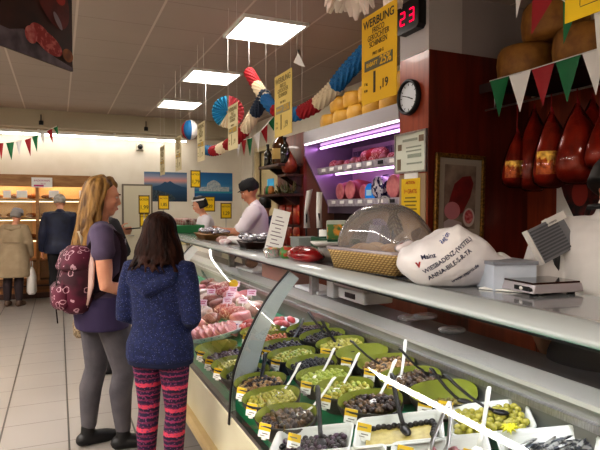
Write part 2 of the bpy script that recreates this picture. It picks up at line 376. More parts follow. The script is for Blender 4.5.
# ------------------------------------------------------------------ posters on the back wall
def flat(name, pts, m, parent, dy): return obj(name, MB().poly([(x, dy, z) for x, z in pts]), m, parent)
p = (1.91, 10.699, 1.95)
t = thing('poster', 'poster of a bay with a blue volcano under a pink sky', 'poster', p)
obj('sheet', MB().box((0, 0, 0), (.82, .01, .57)), ramp_z('dusk sky print', [(0, '10283f'), (.3, '17405f'), (.45, '214f70'), (.6, '6f7f95'), (.72, 'c98f86'), (.85, '8b8da0'), (1, '3a6586')]), t)
flat('mountain_print', [(-.41, -.04), (-.25, .0), (-.12, .03), (-.02, .1), (.03, .085), (.08, .115), (.17, .06), (.3, .01), (.41, -.01), (.41, -.06), (-.41, -.06)], mat('volcano print', '274b69', .6), t, -.007)
flat('town_print', [(-.41, -.1), (-.3, -.05), (-.1, -.08), (.1, -.14), (.2, -.24), (.05, -.28), (-.41, -.28)], mat('town print', '16202b', .6, col2='4a5c66', scale=60), t, -.0075)
p = (2.86, 10.699, 1.965)
t = thing('poster', 'blue poster of a white domed building above water', 'poster', p)
obj('sheet', MB().box((0, 0, 0), (.78, .01, .57)), ramp_z('sea sky print', [(0, '0f3d68'), (.28, '1d5f92'), (.34, '26679a'), (.45, '5b8fb5'), (.6, '2f77a6'), (1, '1b5f93')]), t)
flat('building_print', [(-.3, -.1), (-.3, -.01), (-.15, .0), (-.13, .07), (-.06, .12), (0, .14), (.06, .12), (.13, .07), (.15, .0), (.32, .0), (.32, -.1)], mat('pale stone print', 'b9bfc0', .6, col2='8fa0ab', scale=25), t, -.007)
flat('water_print', [(-.39, -.09), (.39, -.09), (.39, -.13), (-.39, -.13)], mat('teal print', '2f8ba5', .6), t, -.0075)
# ------------------------------------------------------------------ the deli counter (runs along y)
Y0, Y1 = -.6, 7.4
PROFILE = [(.775, .49), (.782, .60), (.80, .70), (.835, .80), (.88, .90), (.945, 1.015), (1.02, 1.115), (1.10, 1.198)]
def deckz(x): return .585 + .25 * (x - .85)
TILT = Matrix.Rotation(-math.atan(.25), 4, 'Y')
def deckM(x, y, h=0, yaw=0): return Matrix.Translation((x, y, deckz(x) + h)) @ TILT @ Matrix.Rotation(rad(yaw), 4, 'Z')

t = thing('deli_counter', 'long refrigerated deli counter with curved glass front and grey top shelf', 'counter', (0, 0, 0))
obj('plinth', MB().bx(.86, 1.72, Y0, Y1, 0, .16), mat('dark plinth', '2a2725', .6), t)
obj('front_panel', MB().prism([(.775, .2), (.775, .47), (.80, .49), (1.0, .49), (1.0, .2)], Y0, Y1), mat('cream enamel', 'e2dcc0', .3, coat=.3, col2='d3cba9', scale=2), t)
obj('bumper', MB().prism([(.735, .15), (.725, .165), (.725, .20), (.74, .215), (.80, .215), (.80, .15)], Y0, Y1), mat('beige bumper', 'd0b98c', .4, col2='bfa473', scale=3), t)
obj('front_rail', MB().prism([(.775, .485), (.775, .505), (.84, .52), (.84, .485)], Y0, Y1), mat('dark rail', '5a5552', .4), t)
obj('display_deck', MB().prism([(.80, deckz(.80) - .012), (1.52, deckz(1.52) - .012), (1.52, .5), (.80, .5)], Y0, Y1), mat('green display sheet', '07a06c', .35, col2='078c5e', scale=4), t)
obj('back_wall', MB().prism([(1.5, .70), (1.5, .905), (1.53, .905), (1.53, .70)], Y0, Y1), mat('grey liner', '8b8a86', .4, col2='777673', scale=3, stretch=(1, .3, 1)), t)
obj('back_trim', MB().prism([(1.485, .835), (1.485, .86), (1.5, .865), (1.5, .83)], Y0, Y1), STEEL, t)
obj('work_ledge', MB().prism([(1.49, .90), (1.495, .915), (1.565, .945), (1.57, .945), (1.57, .90)], Y0, Y1), mat('bright steel edge', 'b9b7b0', .3, .5), t)
obj('work_top', MB().prism([(1.57, .905), (1.57, .943), (1.76, .943), (1.76, .905)], Y0, Y1), mat('worn steel top', '6f6b6d', .35, .5, col2='5a5655', scale=6, stretch=(1, .25, 1)), t)
obj('rear_panel', MB().bx(1.70, 1.74, Y0, Y1, .1, .905), mat('grey rear panel', '77736f', .5), t)
# top shelf with a rounded front lip
lip = [(1.32, 1.222), (1.25, 1.228), (1.19, 1.224), (1.155, 1.212), (1.145, 1.20), (1.15, 1.19), (1.17, 1.186), (1.32, 1.196)]
obj('shelf_lip', MB().prism(lip, Y0, Y1, smooth=True), GREYP, t)
obj('top_shelf', MB().bx(1.32, 1.68, Y0, Y1, 1.196, 1.222), mat('grey top board', '8f9192', .16, .0, coat=.5, col2='85878a', scale=5), t)
obj('lip_seal', MB().bx(1.152, 1.3, Y0, Y1, 1.182, 1.1875), BLACK, t)
mb = MB()
for y in (.1, 3.28, 5.2, 7.2): mb.bx(1.55, 1.6, y, y + .05, .94, 1.2)
obj('shelf_post', mb, STEEL, t)
GL = glassy('curved counter glass', 'f2f6f3', 1.5, .0, fac=1.25)
def glass_panel(ya, yb):
    # smooth profile
    P = [Vector((x, 0, z)) for x, z in PROFILE]; Q = []
    for i in range(len(P) - 1):
        a, b, c, d = P[max(i - 1, 0)], P[i], P[i + 1], P[min(i + 2, len(P) - 1)]
        for k in range(4):
            u = k / 4
            Q.append(.5 * ((2 * b) + (c - a) * u + (2 * a - 5 * b + 4 * c - d) * u * u + (3 * b - a - 3 * c + d) * u ** 3))
    Q.append(P[-1])
    A = [Vector((q.x, ya, q.z)) for q in Q]; B = [Vector((q.x, yb, q.z)) for q in Q]
    return MB().strip(A, B), A
BR = (.35, 2.6, 4.85, 7.1)
SEAL = BLACK
for i in range(3):
    gp, A = glass_panel(BR[i] + .012, BR[i + 1] - .012)
    g = obj('glass_front', gp, GL, t)
PLATE = mat('grey bracket', 'b4bcb8', .35)
for y in BR:
    _, A = glass_panel(y, y + .1)
    fr = [(p.x - .006, p.z) for p in A]; fr[0] = (.765, .44)
    W = .135; bk = []
    for i, (x, z) in enumerate(fr):
        a = fr[max(i - 1, 0)]; b = fr[min(i + 1, len(fr) - 1)]
        tx, tz = b[0] - a[0], b[1] - a[1]; L = math.hypot(tx, tz); w = W * (1 - .45 * i / len(fr))
        bk.append((x + tz / L * w, max(z - tx / L * w * .8, .44)))
    mb = MB(); n = len(fr)
    A1 = [Vector((x, y - .008, z)) for x, z in fr]; B1 = [Vector((x, y - .008, z)) for x, z in bk]
    A2 = [Vector((x, y + .008, z)) for x, z in fr]; B2 = [Vector((x, y + .008, z)) for x, z in bk]
    mb.strip(A1, B1, smooth=False).strip(A2, B2, smooth=False).strip(A1, A2, smooth=False).strip(B1, B2, smooth=False)
    pl = obj('glass_support', mb, PLATE, t)
    obj('seal_strip', MB().strip([p + Vector((-.002, -.002, 0)) for p in A1], [p + Vector((-.002, .002, 0)) for p in A2]).strip([p + Vector((-.002, -.002, 0)) for p in A1], [p + Vector((.004, -.002, 0)) for p in A1]), SEAL, pl)

# lamp tubes added under the top shelf to brighten the display
for i in range(3):
    lp = obj('added_counter_lamp', MB().tube([(1.36, BR[i] + .15, 1.185), (1.36, BR[i + 1] - .1, 1.185)], .011, 8), glow('added counter tube', 'f8f4ff', 20.0), t)
    obj('added_lamp_shade', MB().prism([(1.378, 1.196), (1.384, 1.196), (1.392, 1.158), (1.386, 1.158)], BR[i] + .1, BR[i + 1] - .05), WHITE, lp)  # added blade that keeps the tube's light off the steel ledge
    obj('added_lamp_holder', MB().bx(1.345, 1.375, BR[i] + .1, BR[i] + .15, 1.17, 1.196).bx(1.345, 1.375, BR[i + 1] - .1, BR[i + 1] - .05, 1.17, 1.196), WHITE, lp)
# ------------------------------------------------------------------ bowls, trays and what is in them
BL, BW, BH = .268, .182, .09
def bowl_mesh(L=BL, W=BW, H=BH, n=28):
    def ring(k, h, lift, inset=0):
        out = []
        for j in range(n):
            a = 2 * PI * j / n; c, s_ = math.cos(a), math.sin(a)
            x = (L / 2 * k - inset) * math.copysign(abs(c) ** .8, c); y = (W / 2 * k - inset) * math.copysign(abs(s_) ** .8, s_)
            y *= 1 - .18 * (x / (L / 2)) * (-1)
            out.append(Vector((x, y, h + lift * (.013 * (-x / (L / 2)) + .009 * (y / (W / 2))))))
        return out
    outer = MB().rings([ring(.72, 0, 0), ring(.86, .03, .2), ring(.96, .062, .7), ring(1, H, 1), ring(1, H + .002, 1, .003)], 0, False)
    outer.add(ring(.72, 0, 0), [tuple(range(n))], 0)
    inner = MB().rings([ring(1, H + .002, 1, .003), ring(.93, .064, .7, .005), ring(.8, .034, .2, .005), ring(.6, .006, 0, .004)], 0, False)
    inner.add(ring(.6, .006, 0, .004), [tuple(range(n))], 0)
    return outer.mesh('shell'), inner.mesh('lining')
SH, LN = bowl_mesh()
def tray_mesh(L=.30, W=.19, H=.075, th=.006):
    def rr(l, w, z, r=.025, n=5):
        pts = []
        for cx, cy, a0 in ((1, 1, 0), (-1, 1, 90), (-1, -1, 180), (1, -1, 270)):
            for k in range(n + 1):
                a = rad(a0 + 90 * k / n); pts.append(Vector((cx * (l / 2 - r) + r * math.cos(a), cy * (w / 2 - r) + r * math.sin(a), z)))
        return pts
    m = MB().rings([rr(L * .86, W * .82, 0), rr(L * .96, W * .95, H - .006), rr(L + .012, W + .012, H - .004), rr(L + .012, W + .012, H), rr(L - .004, W - .004, H), rr(L * .86 - .01, W * .82 - .01, .006)], 0, True, True)
    return m.mesh('tray')
TR = tray_mesh()
WTRAY = mat('white melamine', 'd5d7d2', .3, coat=.3)

def olive(r=.011, l=1.2): return MB().ell((0, 0, 0), (r * l, r, r), 8, 6)
FOOD = {
    'green': mat('green olive skin', 'b5ac4a', .25, col2='8f8c34', scale=60, coat=.3),
    'pale': mat('pale green olive skin', 'c2ba60', .25, col2='9c9840', scale=60, coat=.3),
    'bright': mat('chopped green olive', 'b0b84e', .3, col2='8a9a33', scale=60, coat=.3),
    'black': mat('black olive skin', '0f0b10', .3, coat=.1),
    'dark': mat('dark brown olive skin', '33201a', .3, col2='1a1012', scale=60, coat=.1),
    'brown': mat('brown olive skin', '6b4d33', .25, col2='493a24', scale=60, coat=.3),
    'purple': mat('purple olive skin', '4a3046', .3, col2='2e1e2e', scale=60, coat=.1),
    'orange': mat('orange lupin bean', 'c06a24', .3, col2='9c4c1b', scale=60, coat=.3),
    'beige': mat('beige mushroom', 'b59465', .4, col2='8b693f', scale=60),
    'red': mat('red pepper flesh', '9c1820', .25, coat=.4),
    'silver': mat('silver fish skin', 'a9a9a6', .3, .4, col2='3d4149', scale=50, contrast=(.45, .55)),
    'squid': mat('pink squid', 'c08a88', .35, col2='8a4f58', scale=40),
    'oil': mat('herb oil', '8a7a2c', .12, col2='5d5220', scale=25, coat=.5),
    'cream': mat('chickpea cream', 'c4b46a', .4, col2='ab984c', scale=40),
}
def spots(n, rx, ry, r, dome=.012, sq=False):
    """packed positions on a heap, one layer on top of another"""
    out = []; rows = int(2 * ry / (r * 1.8)) + 1
    for i in range(rows):
        y = -ry + (i + .5) * 2 * ry / rows
        cols = int(2 * rx / (r * 2.15)) + 1
        for j in range(cols):
            x = -rx + (j + .5 + (.25 if i % 2 else -.25)) * 2 * rx / cols
            q = max(abs(x) / rx, abs(y) / ry) ** 3 if sq else (x / rx) ** 2 + (y / ry) ** 2
            if q > 1: continue
            out.append((x + R.uniform(-.5, .5) * r, y + R.uniform(-.5, .5) * r, dome * (1 - q) + R.uniform(-.35, .45) * r))
    R.shuffle(out)
    return out[:n] if n else out
OL = {}
def fill(root, M, kind, h, rx, ry, r, what, sing, cat, group, indiv, dome=.006, sq=False, second=None, l=1.2, mats=None):
    """the food in one bowl: a bed plus single pieces on top"""
    pts = spots(None, rx, ry, r, dome, sq)
    m1 = FOOD[kind]
    bed = MB().ell((0, 0, 0), (rx * .97, ry * .97, .02), 20, 6) if not sq else MB().box((0, 0, 0), (rx * 1.9, ry * 1.9, .02))
    if indiv:
        key = (kind, r)
        if key not in OL: OL[key] = olive(r, l).mesh('olive'); OL[key].materials.append(m1)
        key2 = (second, r)
        if second and key2 not in OL: OL[key2] = olive(r, l).mesh('olive'); OL[key2].materials.append(FOOD[second])
        o = obj('brine', bed, mat('olive brine ' + kind, {'green': '6f6a22', 'pale': '7d7730', 'bright': '6f7a2a', 'dark': '1d1310', 'black': '0c0a0c'}.get(kind, '3a2d18'), .25)); o.matrix_world = M @ Matrix.Translation((0, 0, h - .012))
        tag(o, 'brine and lower layer under the ' + what, 'food', kind='stuff')
        for x, y, z in pts:
            o = bpy.data.objects.new('olive', OL[key2] if second and R.random() < .4 else OL[key]); COL.objects.link(o)
            o.matrix_world = M @ Matrix.Translation((x, y, h + z)) @ Matrix.Rotation(R.uniform(0, 6.28), 4, 'Z') @ Matrix.Rotation(R.uniform(-.5, .5), 4, 'Y')
            tag(o, sing, cat, group)
    else:
        mb = bed; mb.v = [v + Vector((0, 0, h - .012)) for v in mb.v]
        for x, y, z in pts:
            q = Matrix.Rotation(R.uniform(0, 6.28), 3, 'Z')
            mb.ell((x, y, h + z), (r * l, r, r), 7, 5, rot=q, mi=1 if second and R.random() < .45 else 0)
        o = obj(sing.replace(' ', '_') if ' ' not in sing else 'olives', mb, [m1, FOOD[second]] if second else [m1])
        o.name = cat
        o.matrix_world = M; tag(o, what, cat.replace('_', ' '), kind='stuff')
def spoon(M, col, label, kind='spoon', L=.2):
    """long serving spoon: bowl end at the origin, handle rising along +x, bent at the tip"""
    t = thing('serving_spoon' if kind == 'spoon' else 'serving_tongs', label, kind, M=M)
    m = {'w': WHITE, 'b': BLACK, 's': STEEL}[col]; fat = 1.35 if col == 'b' else 1.0
    if kind == 'spoon':
        obj('spoon_bowl', MB().ell((0, 0, 0), (.03, .02, .008), 12, 6), m, t)
        obj('handle', MB().tube([(.02, 0, .002), (L * .28, 0, .012), (L * .52, 0, .038), (L * .75, 0, .07), (L * .92, 0, .098), (L, 0, .104)], [q * fat for q in (.007, .0065, .007, .0075, .0085, .006)], 8, sq=.5, up=(0, 0, 1)), m, t)
    else:
        for s in (-1, 1):
            obj('arm', MB().tube([(0, s * .022, 0), (.06, s * .026, .03), (.14, s * .012, .1), (.17, 0, .13)], [.009, .007, .007, .008], 8, sq=.6), m, t)
    return t
def card(M, label, w=.055, h=.055, white=True, group=None):
    """small price card standing on its clip: yellow head, white body"""
    t = thing('price_card', label, 'price card', M=M, group=group)
    obj('card_body', MB().box((0, 0, h * .5), (w, .0015, h)), PAPER if white else YEL, t)
    obj('yellow_head', MB().box((0, -.0012, h * .74), (w, .001, h * .5)), YEL, t)
    obj('printed_price', MB().box((.004, -.0013, h * .3), (w * .5, .0008, h * .07)).box((-.006, -.0013, h * .14), (w * .4, .0008, h * .05)).box((-.004, -.0021, h * .74), (w * .6, .0006, h * .07)), mat('faint print', '77736a', .7), t)
    obj('clip', MB().box((0, .004, .0), (.018, .01, .016)), WHITE, t)
    return t
CARD = rad(-58)
def card_at(x, y, label, h=.052, yaw=-55, **k):
    card(Matrix.Translation((x, y, deckz(x) + h)) @ Matrix.Rotation(rad(yaw), 4, 'Z') @ Matrix.Rotation(rad(-18), 4, 'X'), label, **k)

YAWB = -40
# (x, y, food, second, individually?, what-is-it, price card?)
ROWS = [
 (.86, 2.03, 'brown', 'dark', False, 'mixed brown olives', 'front row bowl beside the seaweed tray', 1),
 (.88, 2.25, 'green', None, True, 'large green olives', 'front row bowl with a white spoon, behind the mixed brown olives', 1),
 (.90, 2.455, 'beige', 'dark', False, 'mushrooms in oil', 'front row bowl behind the large green olives', 1),
 (.885, 2.64, 'black', None, False, 'shiny black olives', 'front row bowl beside the glass support', 0),
 (.885, 2.82, 'pale', None, False, 'yellow green olives', 'front row bowl just behind the glass support', 1),
 (.885, 3.01, 'purple', None, False, 'purple olives', 'front row bowl beyond the glass support', 1),
 (.885, 3.20, 'oil', 'brown', False, 'dark leaves in oil', 'front row bowl beside the meat platter', 1),
 (1.155, 1.855, 'dark', 'brown', True, 'dark brown olives', 'middle row bowl next to the black olive tray', 1),
 (1.14, 2.05, 'green', 'bright', True, 'small green olives', 'middle row bowl, nearer green bowl', 1),
 (1.14, 2.245, 'bright', None, False, 'sliced green olives', 'middle row bowl, farther green bowl', 1),
 (1.165, 2.43, 'black', None, False, 'matt black olives', 'middle row bowl behind the sliced green olives', 0),
 (1.145, 2.64, 'pale', 'bright', False, 'pale yellow olives', 'middle row bowl behind the matt black olives', 1),
 (1.16, 2.82, 'dark', 'black', False, 'dark olives', 'middle row bowl before the orange lupins', 1),
 (1.16, 3.01, 'orange', None, False, 'orange lupin beans', 'middle row bowl of orange beans', 0),
 (1.17, 3.2, 'beige', 'pale', False, 'pale mushrooms', 'farthest bowl of the middle row, by the sausage tray', 1),
 (1.385, 1.69, 'oil', None, False, 'yellow oil with herbs', 'nearest lime bowl of the back row, with a black spoon', 1),
 (1.38, 1.90, 'brown', 'dark', False, 'wrinkled brown olives', 'back row bowl with white and black spoons', 1),
 (1.395, 2.11, 'beige', 'brown', False, 'brown beans', 'back row bowl of beans with a black spoon', 1),
 (1.39, 2.32, 'oil', 'green', False, 'last green salad', 'nearly empty bowl of the back row', 1),
 (1.38, 2.53, 'pale', None, False, 'pale yellow garlic cloves', 'back row bowl of pale cloves', 1),
 (1.375, 2.735, 'dark', 'black', False, 'herbed black olives', 'back row bowl behind the pale cloves', 0),
 (1.375, 2.93, 'dark', 'purple', False, 'small dark olives', 'farthest bowl of the back row', 0),
]
n_ol = 0
for i, (x, y, k1, k2, ind, what, where, cd) in enumerate(ROWS):
    M = deckM(x, y, 0, YAWB + R.uniform(-4, 4))
    t = thing('serving_bowl', 'lime lined bowl of ' + what + ', ' + where.replace(' with a white spoon', '').replace('farther of two green olive bowls side by side', 'farther green bowl').replace('nearer of two green olive bowls', 'nearer green bowl').replace(', with a black spoon', ''), 'bowl', M=M, group='olive bowls in the counter')
    obj('shell', SH, BOWLD, t); obj('lining', LN, LIME, t)
    low = what.startswith(('last', 'yellow oil', 'dark leaves'))
    if low:
        fill(t, M, k1, .03, .085, .055, .009, what.capitalize() + ' at the bottom of a lime bowl', what, 'olive_salad', None, False, .002, second=k2)
    else:
        fill(t, M @ Matrix.Translation((.006, -.003, 0)), k1, .079, .113, .073, .0108, what if ind else what + ' filling the ' + where.split(',')[0], what[:-1] + ' in the ' + where.split(',')[0], 'olive', what + ' in one bowl', ind, second=k2) if ind else \
        fill(t, M @ Matrix.Translation((.006, -.003, 0)), k1, .078, .113, .073, .0115, (what + ' filling the ' + where).split(', next')[0], what, 'olives' if 'olive' in what else 'mushrooms' if 'mush' in what else 'beans' if 'bean' in what else 'garlic', None, False, second=k2)
    if cd: card_at(x - .125, y - .02, 'price card with yellow head clipped at the bowl of ' + what)

# white trays at the near end
def tray(x, y, label, L=.30, W=.19, yaw=YAWB + 4):
    M = deckM(x, y, 0, yaw); t = thing('serving_tray', label, 'tray', M=M)
    o = obj('tray_body', TR, WTRAY, t); o.scale = (L / .30, W / .19, 1)
    return M
M = tray(.865, 1.80, 'white rectangular tray of dark seaweed with black spoon, front row')
fill(None, M, 'black', .045, .125, .07, .012, 'glossy dark seaweed salad in white tray of the front row', 'x', 'salad', None, False, .004, True, second='purple')
M = tray(.87, 1.585, 'white rectangular tray of red peppers at lower edge of the picture')
fill(None, M, 'red', .045, .125, .07, .016, 'red and yellow peppers in oil in white tray', 'x', 'peppers', None, False, .004, True, second='orange', l=1.6)
M = tray(1.13, 1.625, 'white rectangular tray with a ring of black olives around cream, middle row', .31, .20)
o = obj('chickpea_cream', MB().box((0, 0, .035), (.25, .14, .02)), FOOD['cream'], None, bevel=.005); o.matrix_world = M; tag(o, 'yellow chickpea cream spread in the white tray', 'food', kind='stuff')
oo = olive(.0115, 1.1).mesh('olive'); oo.materials.append(FOOD['black'])
for k in range(20):
    if k < 13: x, y = -.12 + .02 * k, .062 + R.uniform(-.006, .006)
    else: x, y = .125 + R.uniform(-.008, .006), .055 - .018 * (k - 13)
    o = bpy.data.objects.new('olive', oo); COL.objects.link(o); o.matrix_world = M @ Matrix.Translation((x, y, .05))
    tag(o, 'black olive in the ring around the yellow chickpea cream', 'olive', 'black olives around the cream')
M = tray(1.13, 1.39, 'white rectangular tray of pink squid with steel tongs', .31, .20)
mb = MB().box((0, 0, .03), (.25, .14, .02))
for k in range(26):
    x, y = R.uniform(-.11, .11), R.uniform(-.055, .055); a = R.uniform(0, 6.28)
    mb.tube([(x + .03 * math.cos(a + q * 1.0) - .03 * math.cos(a), y + .03 * math.sin(a + q) - .03 * math.sin(a), .045 + .008 * math.sin(q * 2)) for q in (0, .5, 1, 1.5, 2)], [.009, .01, .009, .007, .004], 8)
o = obj('squid_salad', mb, FOOD['squid']); o.matrix_world = M; tag(o, 'pink squid pieces in white tray', 'salad', kind='stuff')
M = tray(.9, 1.37, 'plain white tray at the bottom edge beside the peppers')
fill(None, M, 'cream', .05, .125, .07, .014, 'creamy white salad in the tray at the bottom edge', 'x', 'salad', None, False, .004, True)
M = tray(1.39, 1.45, 'white tray of large olives at back right with yellow flower, behind black tongs', .27, .2)
fill(None, M, 'green', .06, .115, .075, .0135, 'large green olives in white tray', 'large green olive in the white tray at the back right', 'olive', 'large olives in the white tray', True, .008, True, l=1.15)
M = tray(1.39, 1.19, 'white tray of silver anchovies at right edge of display', .29, .2)
mb = MB().box((0, 0, .035), (.24, .14, .02))
for k in range(34):
    x, y = R.uniform(-.09, .09), R.uniform(-.06, .06); a = R.uniform(-.5, .5)
    mb.ell((x, y, .055 + R.uniform(-.006, .008)), (.045, .008, .005), 8, 5, rot=Matrix.Rotation(a + .6, 3, 'Z') @ Matrix.Rotation(R.uniform(-.2, .2), 3, 'Y'))
o = obj('anchovies', mb, FOOD['silver']); o.matrix_world = M; tag(o, 'silver marinated anchovies in white tray', 'fish', kind='stuff')
M = deckM(1.28, 1.17, .075)
mb = MB()
for k in range(22):
    a = k * 2.4; r = .012 + .02 * k / 22
    mb.tube([(0, 0, 0), (r * .6 * math.cos(a), r * .6 * math.sin(a), .016 - .004 * k / 22), (r * 1.2 * math.cos(a), r * 1.2 * math.sin(a), .012 - .006 * k / 22)], [.004, .005, .001], 5)
o = obj('yellow_flower', mb, mat('yellow petals', 'd6d024', .6)); o.matrix_world = deckM(1.345, 1.325, .085); tag(o, 'bright yellow flower garnish between olives and anchovies', 'flower')

# spoons (label, x, y, height, yaw of handle, colour)
def sp(x, y, h, yaw, col, label, kind='spoon', L=.2, pitch=0):
    spoon(Matrix.Translation((x, y, deckz(x) + h)) @ Matrix.Rotation(rad(yaw), 4, 'Z') @ Matrix.Rotation(rad(-pitch), 4, 'Y'), col, label, kind, L)
sp(.90, 2.0, .085, 22, 'w', 'white spoon with bent handle in the mixed brown olives', L=.21)
sp(.90, 2.26, .085, 30, 'w', 'white spoon in the large green olives of the front row', L=.17)
sp(.87, 2.44, .085, 60, 'b', 'black spoon lying in the mushrooms of the front row')
sp(.88, 1.78, .06, 70, 'b', 'black spoon upright in the white seaweed tray', pitch=20)
sp(1.15, 1.85, .085, 28, 'w', 'white spoon in the dark brown olives of the middle row', L=.2, pitch=8)
sp(1.10, 2.07, .085, 30, 'w', 'white spoon in the small green olives of the middle row', L=.2, pitch=5)
sp(1.10, 2.27, .085, 30, 'w', 'thin white spoon in the sliced green olives', L=.15)
sp(1.14, 1.62, .06, 75, 'b', 'black spoon standing in the tray of black olives in cream', L=.2, pitch=18)
sp(1.19, 2.83, .085, 40, 'b', 'black spoon in the dark olives before the orange lupins')
sp(1.41, 1.62, .06, 120, 'b', 'black spoon in the yellow oil bowl of the back row', L=.14)
sp(1.33, 1.93, .085, 45, 'w', 'white spoon with its tip up in the wrinkled brown olives', L=.16, pitch=15)
sp(1.44, 1.84, .085, 140, 'b', 'black spoon lying across the wrinkled brown olives', L=.15)
sp(1.37, 2.1, .085, 140, 'b', 'black spoon in the brown beans of the back row', L=.17)
sp(1.40, 2.74, .085, 110, 'b', 'black spoon in the black olives with herbs', L=.17)
sp(1.36, 2.53, .085, 100, 'b', 'black spoon in the pale garlic cloves', L=.17)
sp(1.405, 1.43, .085, 128, 'b', 'thick black spoon lying across the tray of large green olives', L=.2)
sp(1.10, 1.40, .07, 35, 's', 'steel tongs standing in the tray of pink squid', 'tongs')
sp(1.19, 1.31, .085, 30, 'w', 'long white spoon standing at the bottom edge right of the squid', L=.19, pitch=25)
for x, y, l in ((.75, 1.84, 'price card with yellow head at the seaweed tray'), (1.01, 1.70, 'price card with yellow head at the tray of black olives in cream'), (1.03, 1.47, 'price card with yellow head at the squid tray'), (.80, 1.62, 'price card with yellow head at the pepper tray')):
    card_at(max(x, .79), y, l)
o = None
for x, y, l in ((1.30, 1.60, 'tilted yellow price card before the tray of large green olives'), (1.16, 1.30, 'small yellow price card at the very bottom between the trays')):
    card_at(x, y, l, white=False)

# ------------------------------------------------------------------ cold meat section
def onto(o, x, y, h, yaw): o.matrix_world = deckM(x, y, h, yaw)
PK = mat('pink ham', 'd58a8c', .35, col2='c0666d', scale=20, coat=.3)
SAL = mat('salami slices', 'a8454a', .4, col2='d9a9a0', scale=70, contrast=(.5, .6))
BEIGE = mat('wrapped pale sausage', 'd9c6bb', .35, col2='a88473', scale=12, coat=.4)
DARKM = mat('dark cured meat', '7a3a36', .4, col2='a3665a', scale=18, coat=.3)
PLATE = mat('white porcelain', 'e6e6ea', .2, coat=.5)
# platter with blue rim
t = thing('platter', 'large oval white platter with blue rim pattern holding pink sliced meat', 'platter', M=deckM(.985, 3.68, 0, -30))
def oval(k, z, a=.24, b=.15, n=36): return [Vector((a * k * math.cos(2 * PI * j / n), b * k * math.sin(2 * PI * j / n), z)) for j in range(n)]
obj('dish', MB().rings([oval(.6, 0), oval(.75, .012), oval(1, .055), oval(1, .059), oval(.74, .02), oval(.6, .012)]), PLATE, t)
mb = MB()
for k in range(26):
    a = 2 * PI * k / 26; mb.ell((.24 * .88 * math.cos(a), .15 * .88 * math.sin(a), .042), (.012, .012, .003), 7, 4)
obj('blue_rim_pattern', mb, mat('cobalt glaze', '24368c', .3), t)
mb = None
for k in range(14):
    me = MB().lathe([(.055, -.006), (.06, 0), (.055, .006), (.02, .004)], n=16).mesh('meat_slice'); me.materials.append(PK)
    o = bpy.data.objects.new('meat_slice', me); COL.objects.link(o)
    o.matrix_world = deckM(.985, 3.68, 0, -30) @ Matrix.Translation((-.14 + .28 * (k % 7) / 6, (-.04, .045)[k // 7], .045)) @ Matrix.Rotation(rad(50), 4, 'Y')
    tag(o, 'pink meat slice fanned out on the blue rimmed platter', 'meat', 'pink slices on the platter')
t = thing('meat_tray', 'oval white dish of red raw sausages behind the glass support', 'tray', M=deckM(1.30, 3.45, 0, -50))
obj('dish', MB().rings([oval(.75, 0, .24, .13), oval(1, .035, .24, .13), oval(1, .04, .24, .13), oval(.74, .01, .24, .13)]), PLATE, t)
for k in range(12):
    me = MB().limb([(-.03, 0, 0), (0, .006, .004), (.03, 0, 0)], [.02, .022, .02], 10).mesh('raw_sausage'); me.materials.append(mat('raw sausage', 'b5323c', .3, col2='d06a6a', scale=30, coat=.3))
    o = bpy.data.objects.new('raw_sausage', me); COL.objects.link(o)
    o.matrix_world = deckM(1.30, 3.45, 0, -50) @ Matrix.Translation((-.17 + .34 * (k % 6) / 5, (-.04, .04)[k // 6], .045)) @ Matrix.Rotation(R.uniform(0, 3), 4, 'Z')
    tag(o, 'short red raw sausage in the oval white dish', 'sausage', 'red sausages in the oval dish')
# wrapped pieces in rows
FILM = glassy('cling film', 'ffffff', 1.4, .12, .12, 'f0e6ea')
kinds = [(PK, 'pink boiled ham piece'), (BEIGE, 'pale wrapped sausage'), (DARKM, 'dark cured meat piece'), (SAL, 'marbled salami piece')]
cnt = 0
for r, x in enumerate((.90, 1.06, 1.22, 1.385)):
    for c in range(9):
        y = (4.02 if r < 2 else 3.78) + c * .2 + R.uniform(-.02, .02)
        if y > 5.75: continue
        m_, nm_ = kinds[(r * 2 + c * 3 + (c // 2)) % 4]
        s_ = R.uniform(.85, 1.15)
        if (r + c) % 3 == 0: me = MB().limb([(-.07 * s_, 0, .05), (.07 * s_, 0, .05)], [.05, .048], 14)
        elif (r + c) % 3 == 1: me = MB().ell((0, 0, .045), (.085 * s_, .07, .048), 16, 9)
        else: me = MB().rings([oval(.9, 0, .08, .065, 20), oval(1, .03, .08, .065, 20), oval(.98, .075, .08, .065, 20), oval(.85, .085, .08, .065, 20)])
        o = obj('meat_piece', me, m_); onto(o, x, y, 0, R.uniform(-70, 20))
        tag(o, nm_ + ' lying among the cold meats in the counter', 'meat', nm_ + 's in the cold meat section')
for i, (x, y) in enumerate(((1.2, 4.1), (1.27, 4.25), (1.34, 4.42), (1.28, 3.95), (1.42, 4.6), (1.05, 4.3), (1.4, 4.1), (1.2, 4.6))):
    t = thing('price_card', 'small pink and white price card stuck among the cold meats', 'price card', M=Matrix.Translation((x, y, deckz(x) + .1)) @ Matrix.Rotation(rad(-35), 4, 'Z') @ Matrix.Rotation(rad(-20), 4, 'X'), group='price cards among the cold meats')
    obj('card_body', MB().box((0, 0, .03), (.075, .002, .05)), mat('pink card', 'e3c3d4', .6), t); obj('printed_lines', MB().box((0, -.0015, .04), (.055, .001, .006)).box((0, -.0015, .025), (.04, .001, .008)), mat('magenta ink', 'b0306e', .6), t)
    obj('pick', MB().tube([(0, 0, -.06), (0, 0, .01)], .003, 6), WHITE, t)
t = thing('price_disc', 'round yellow price disc on a pick above the cold meats', 'price card', M=Matrix.Translation((1.36, 4.45, deckz(1.36) + .17)) @ Matrix.Rotation(rad(-30), 4, 'Z'))
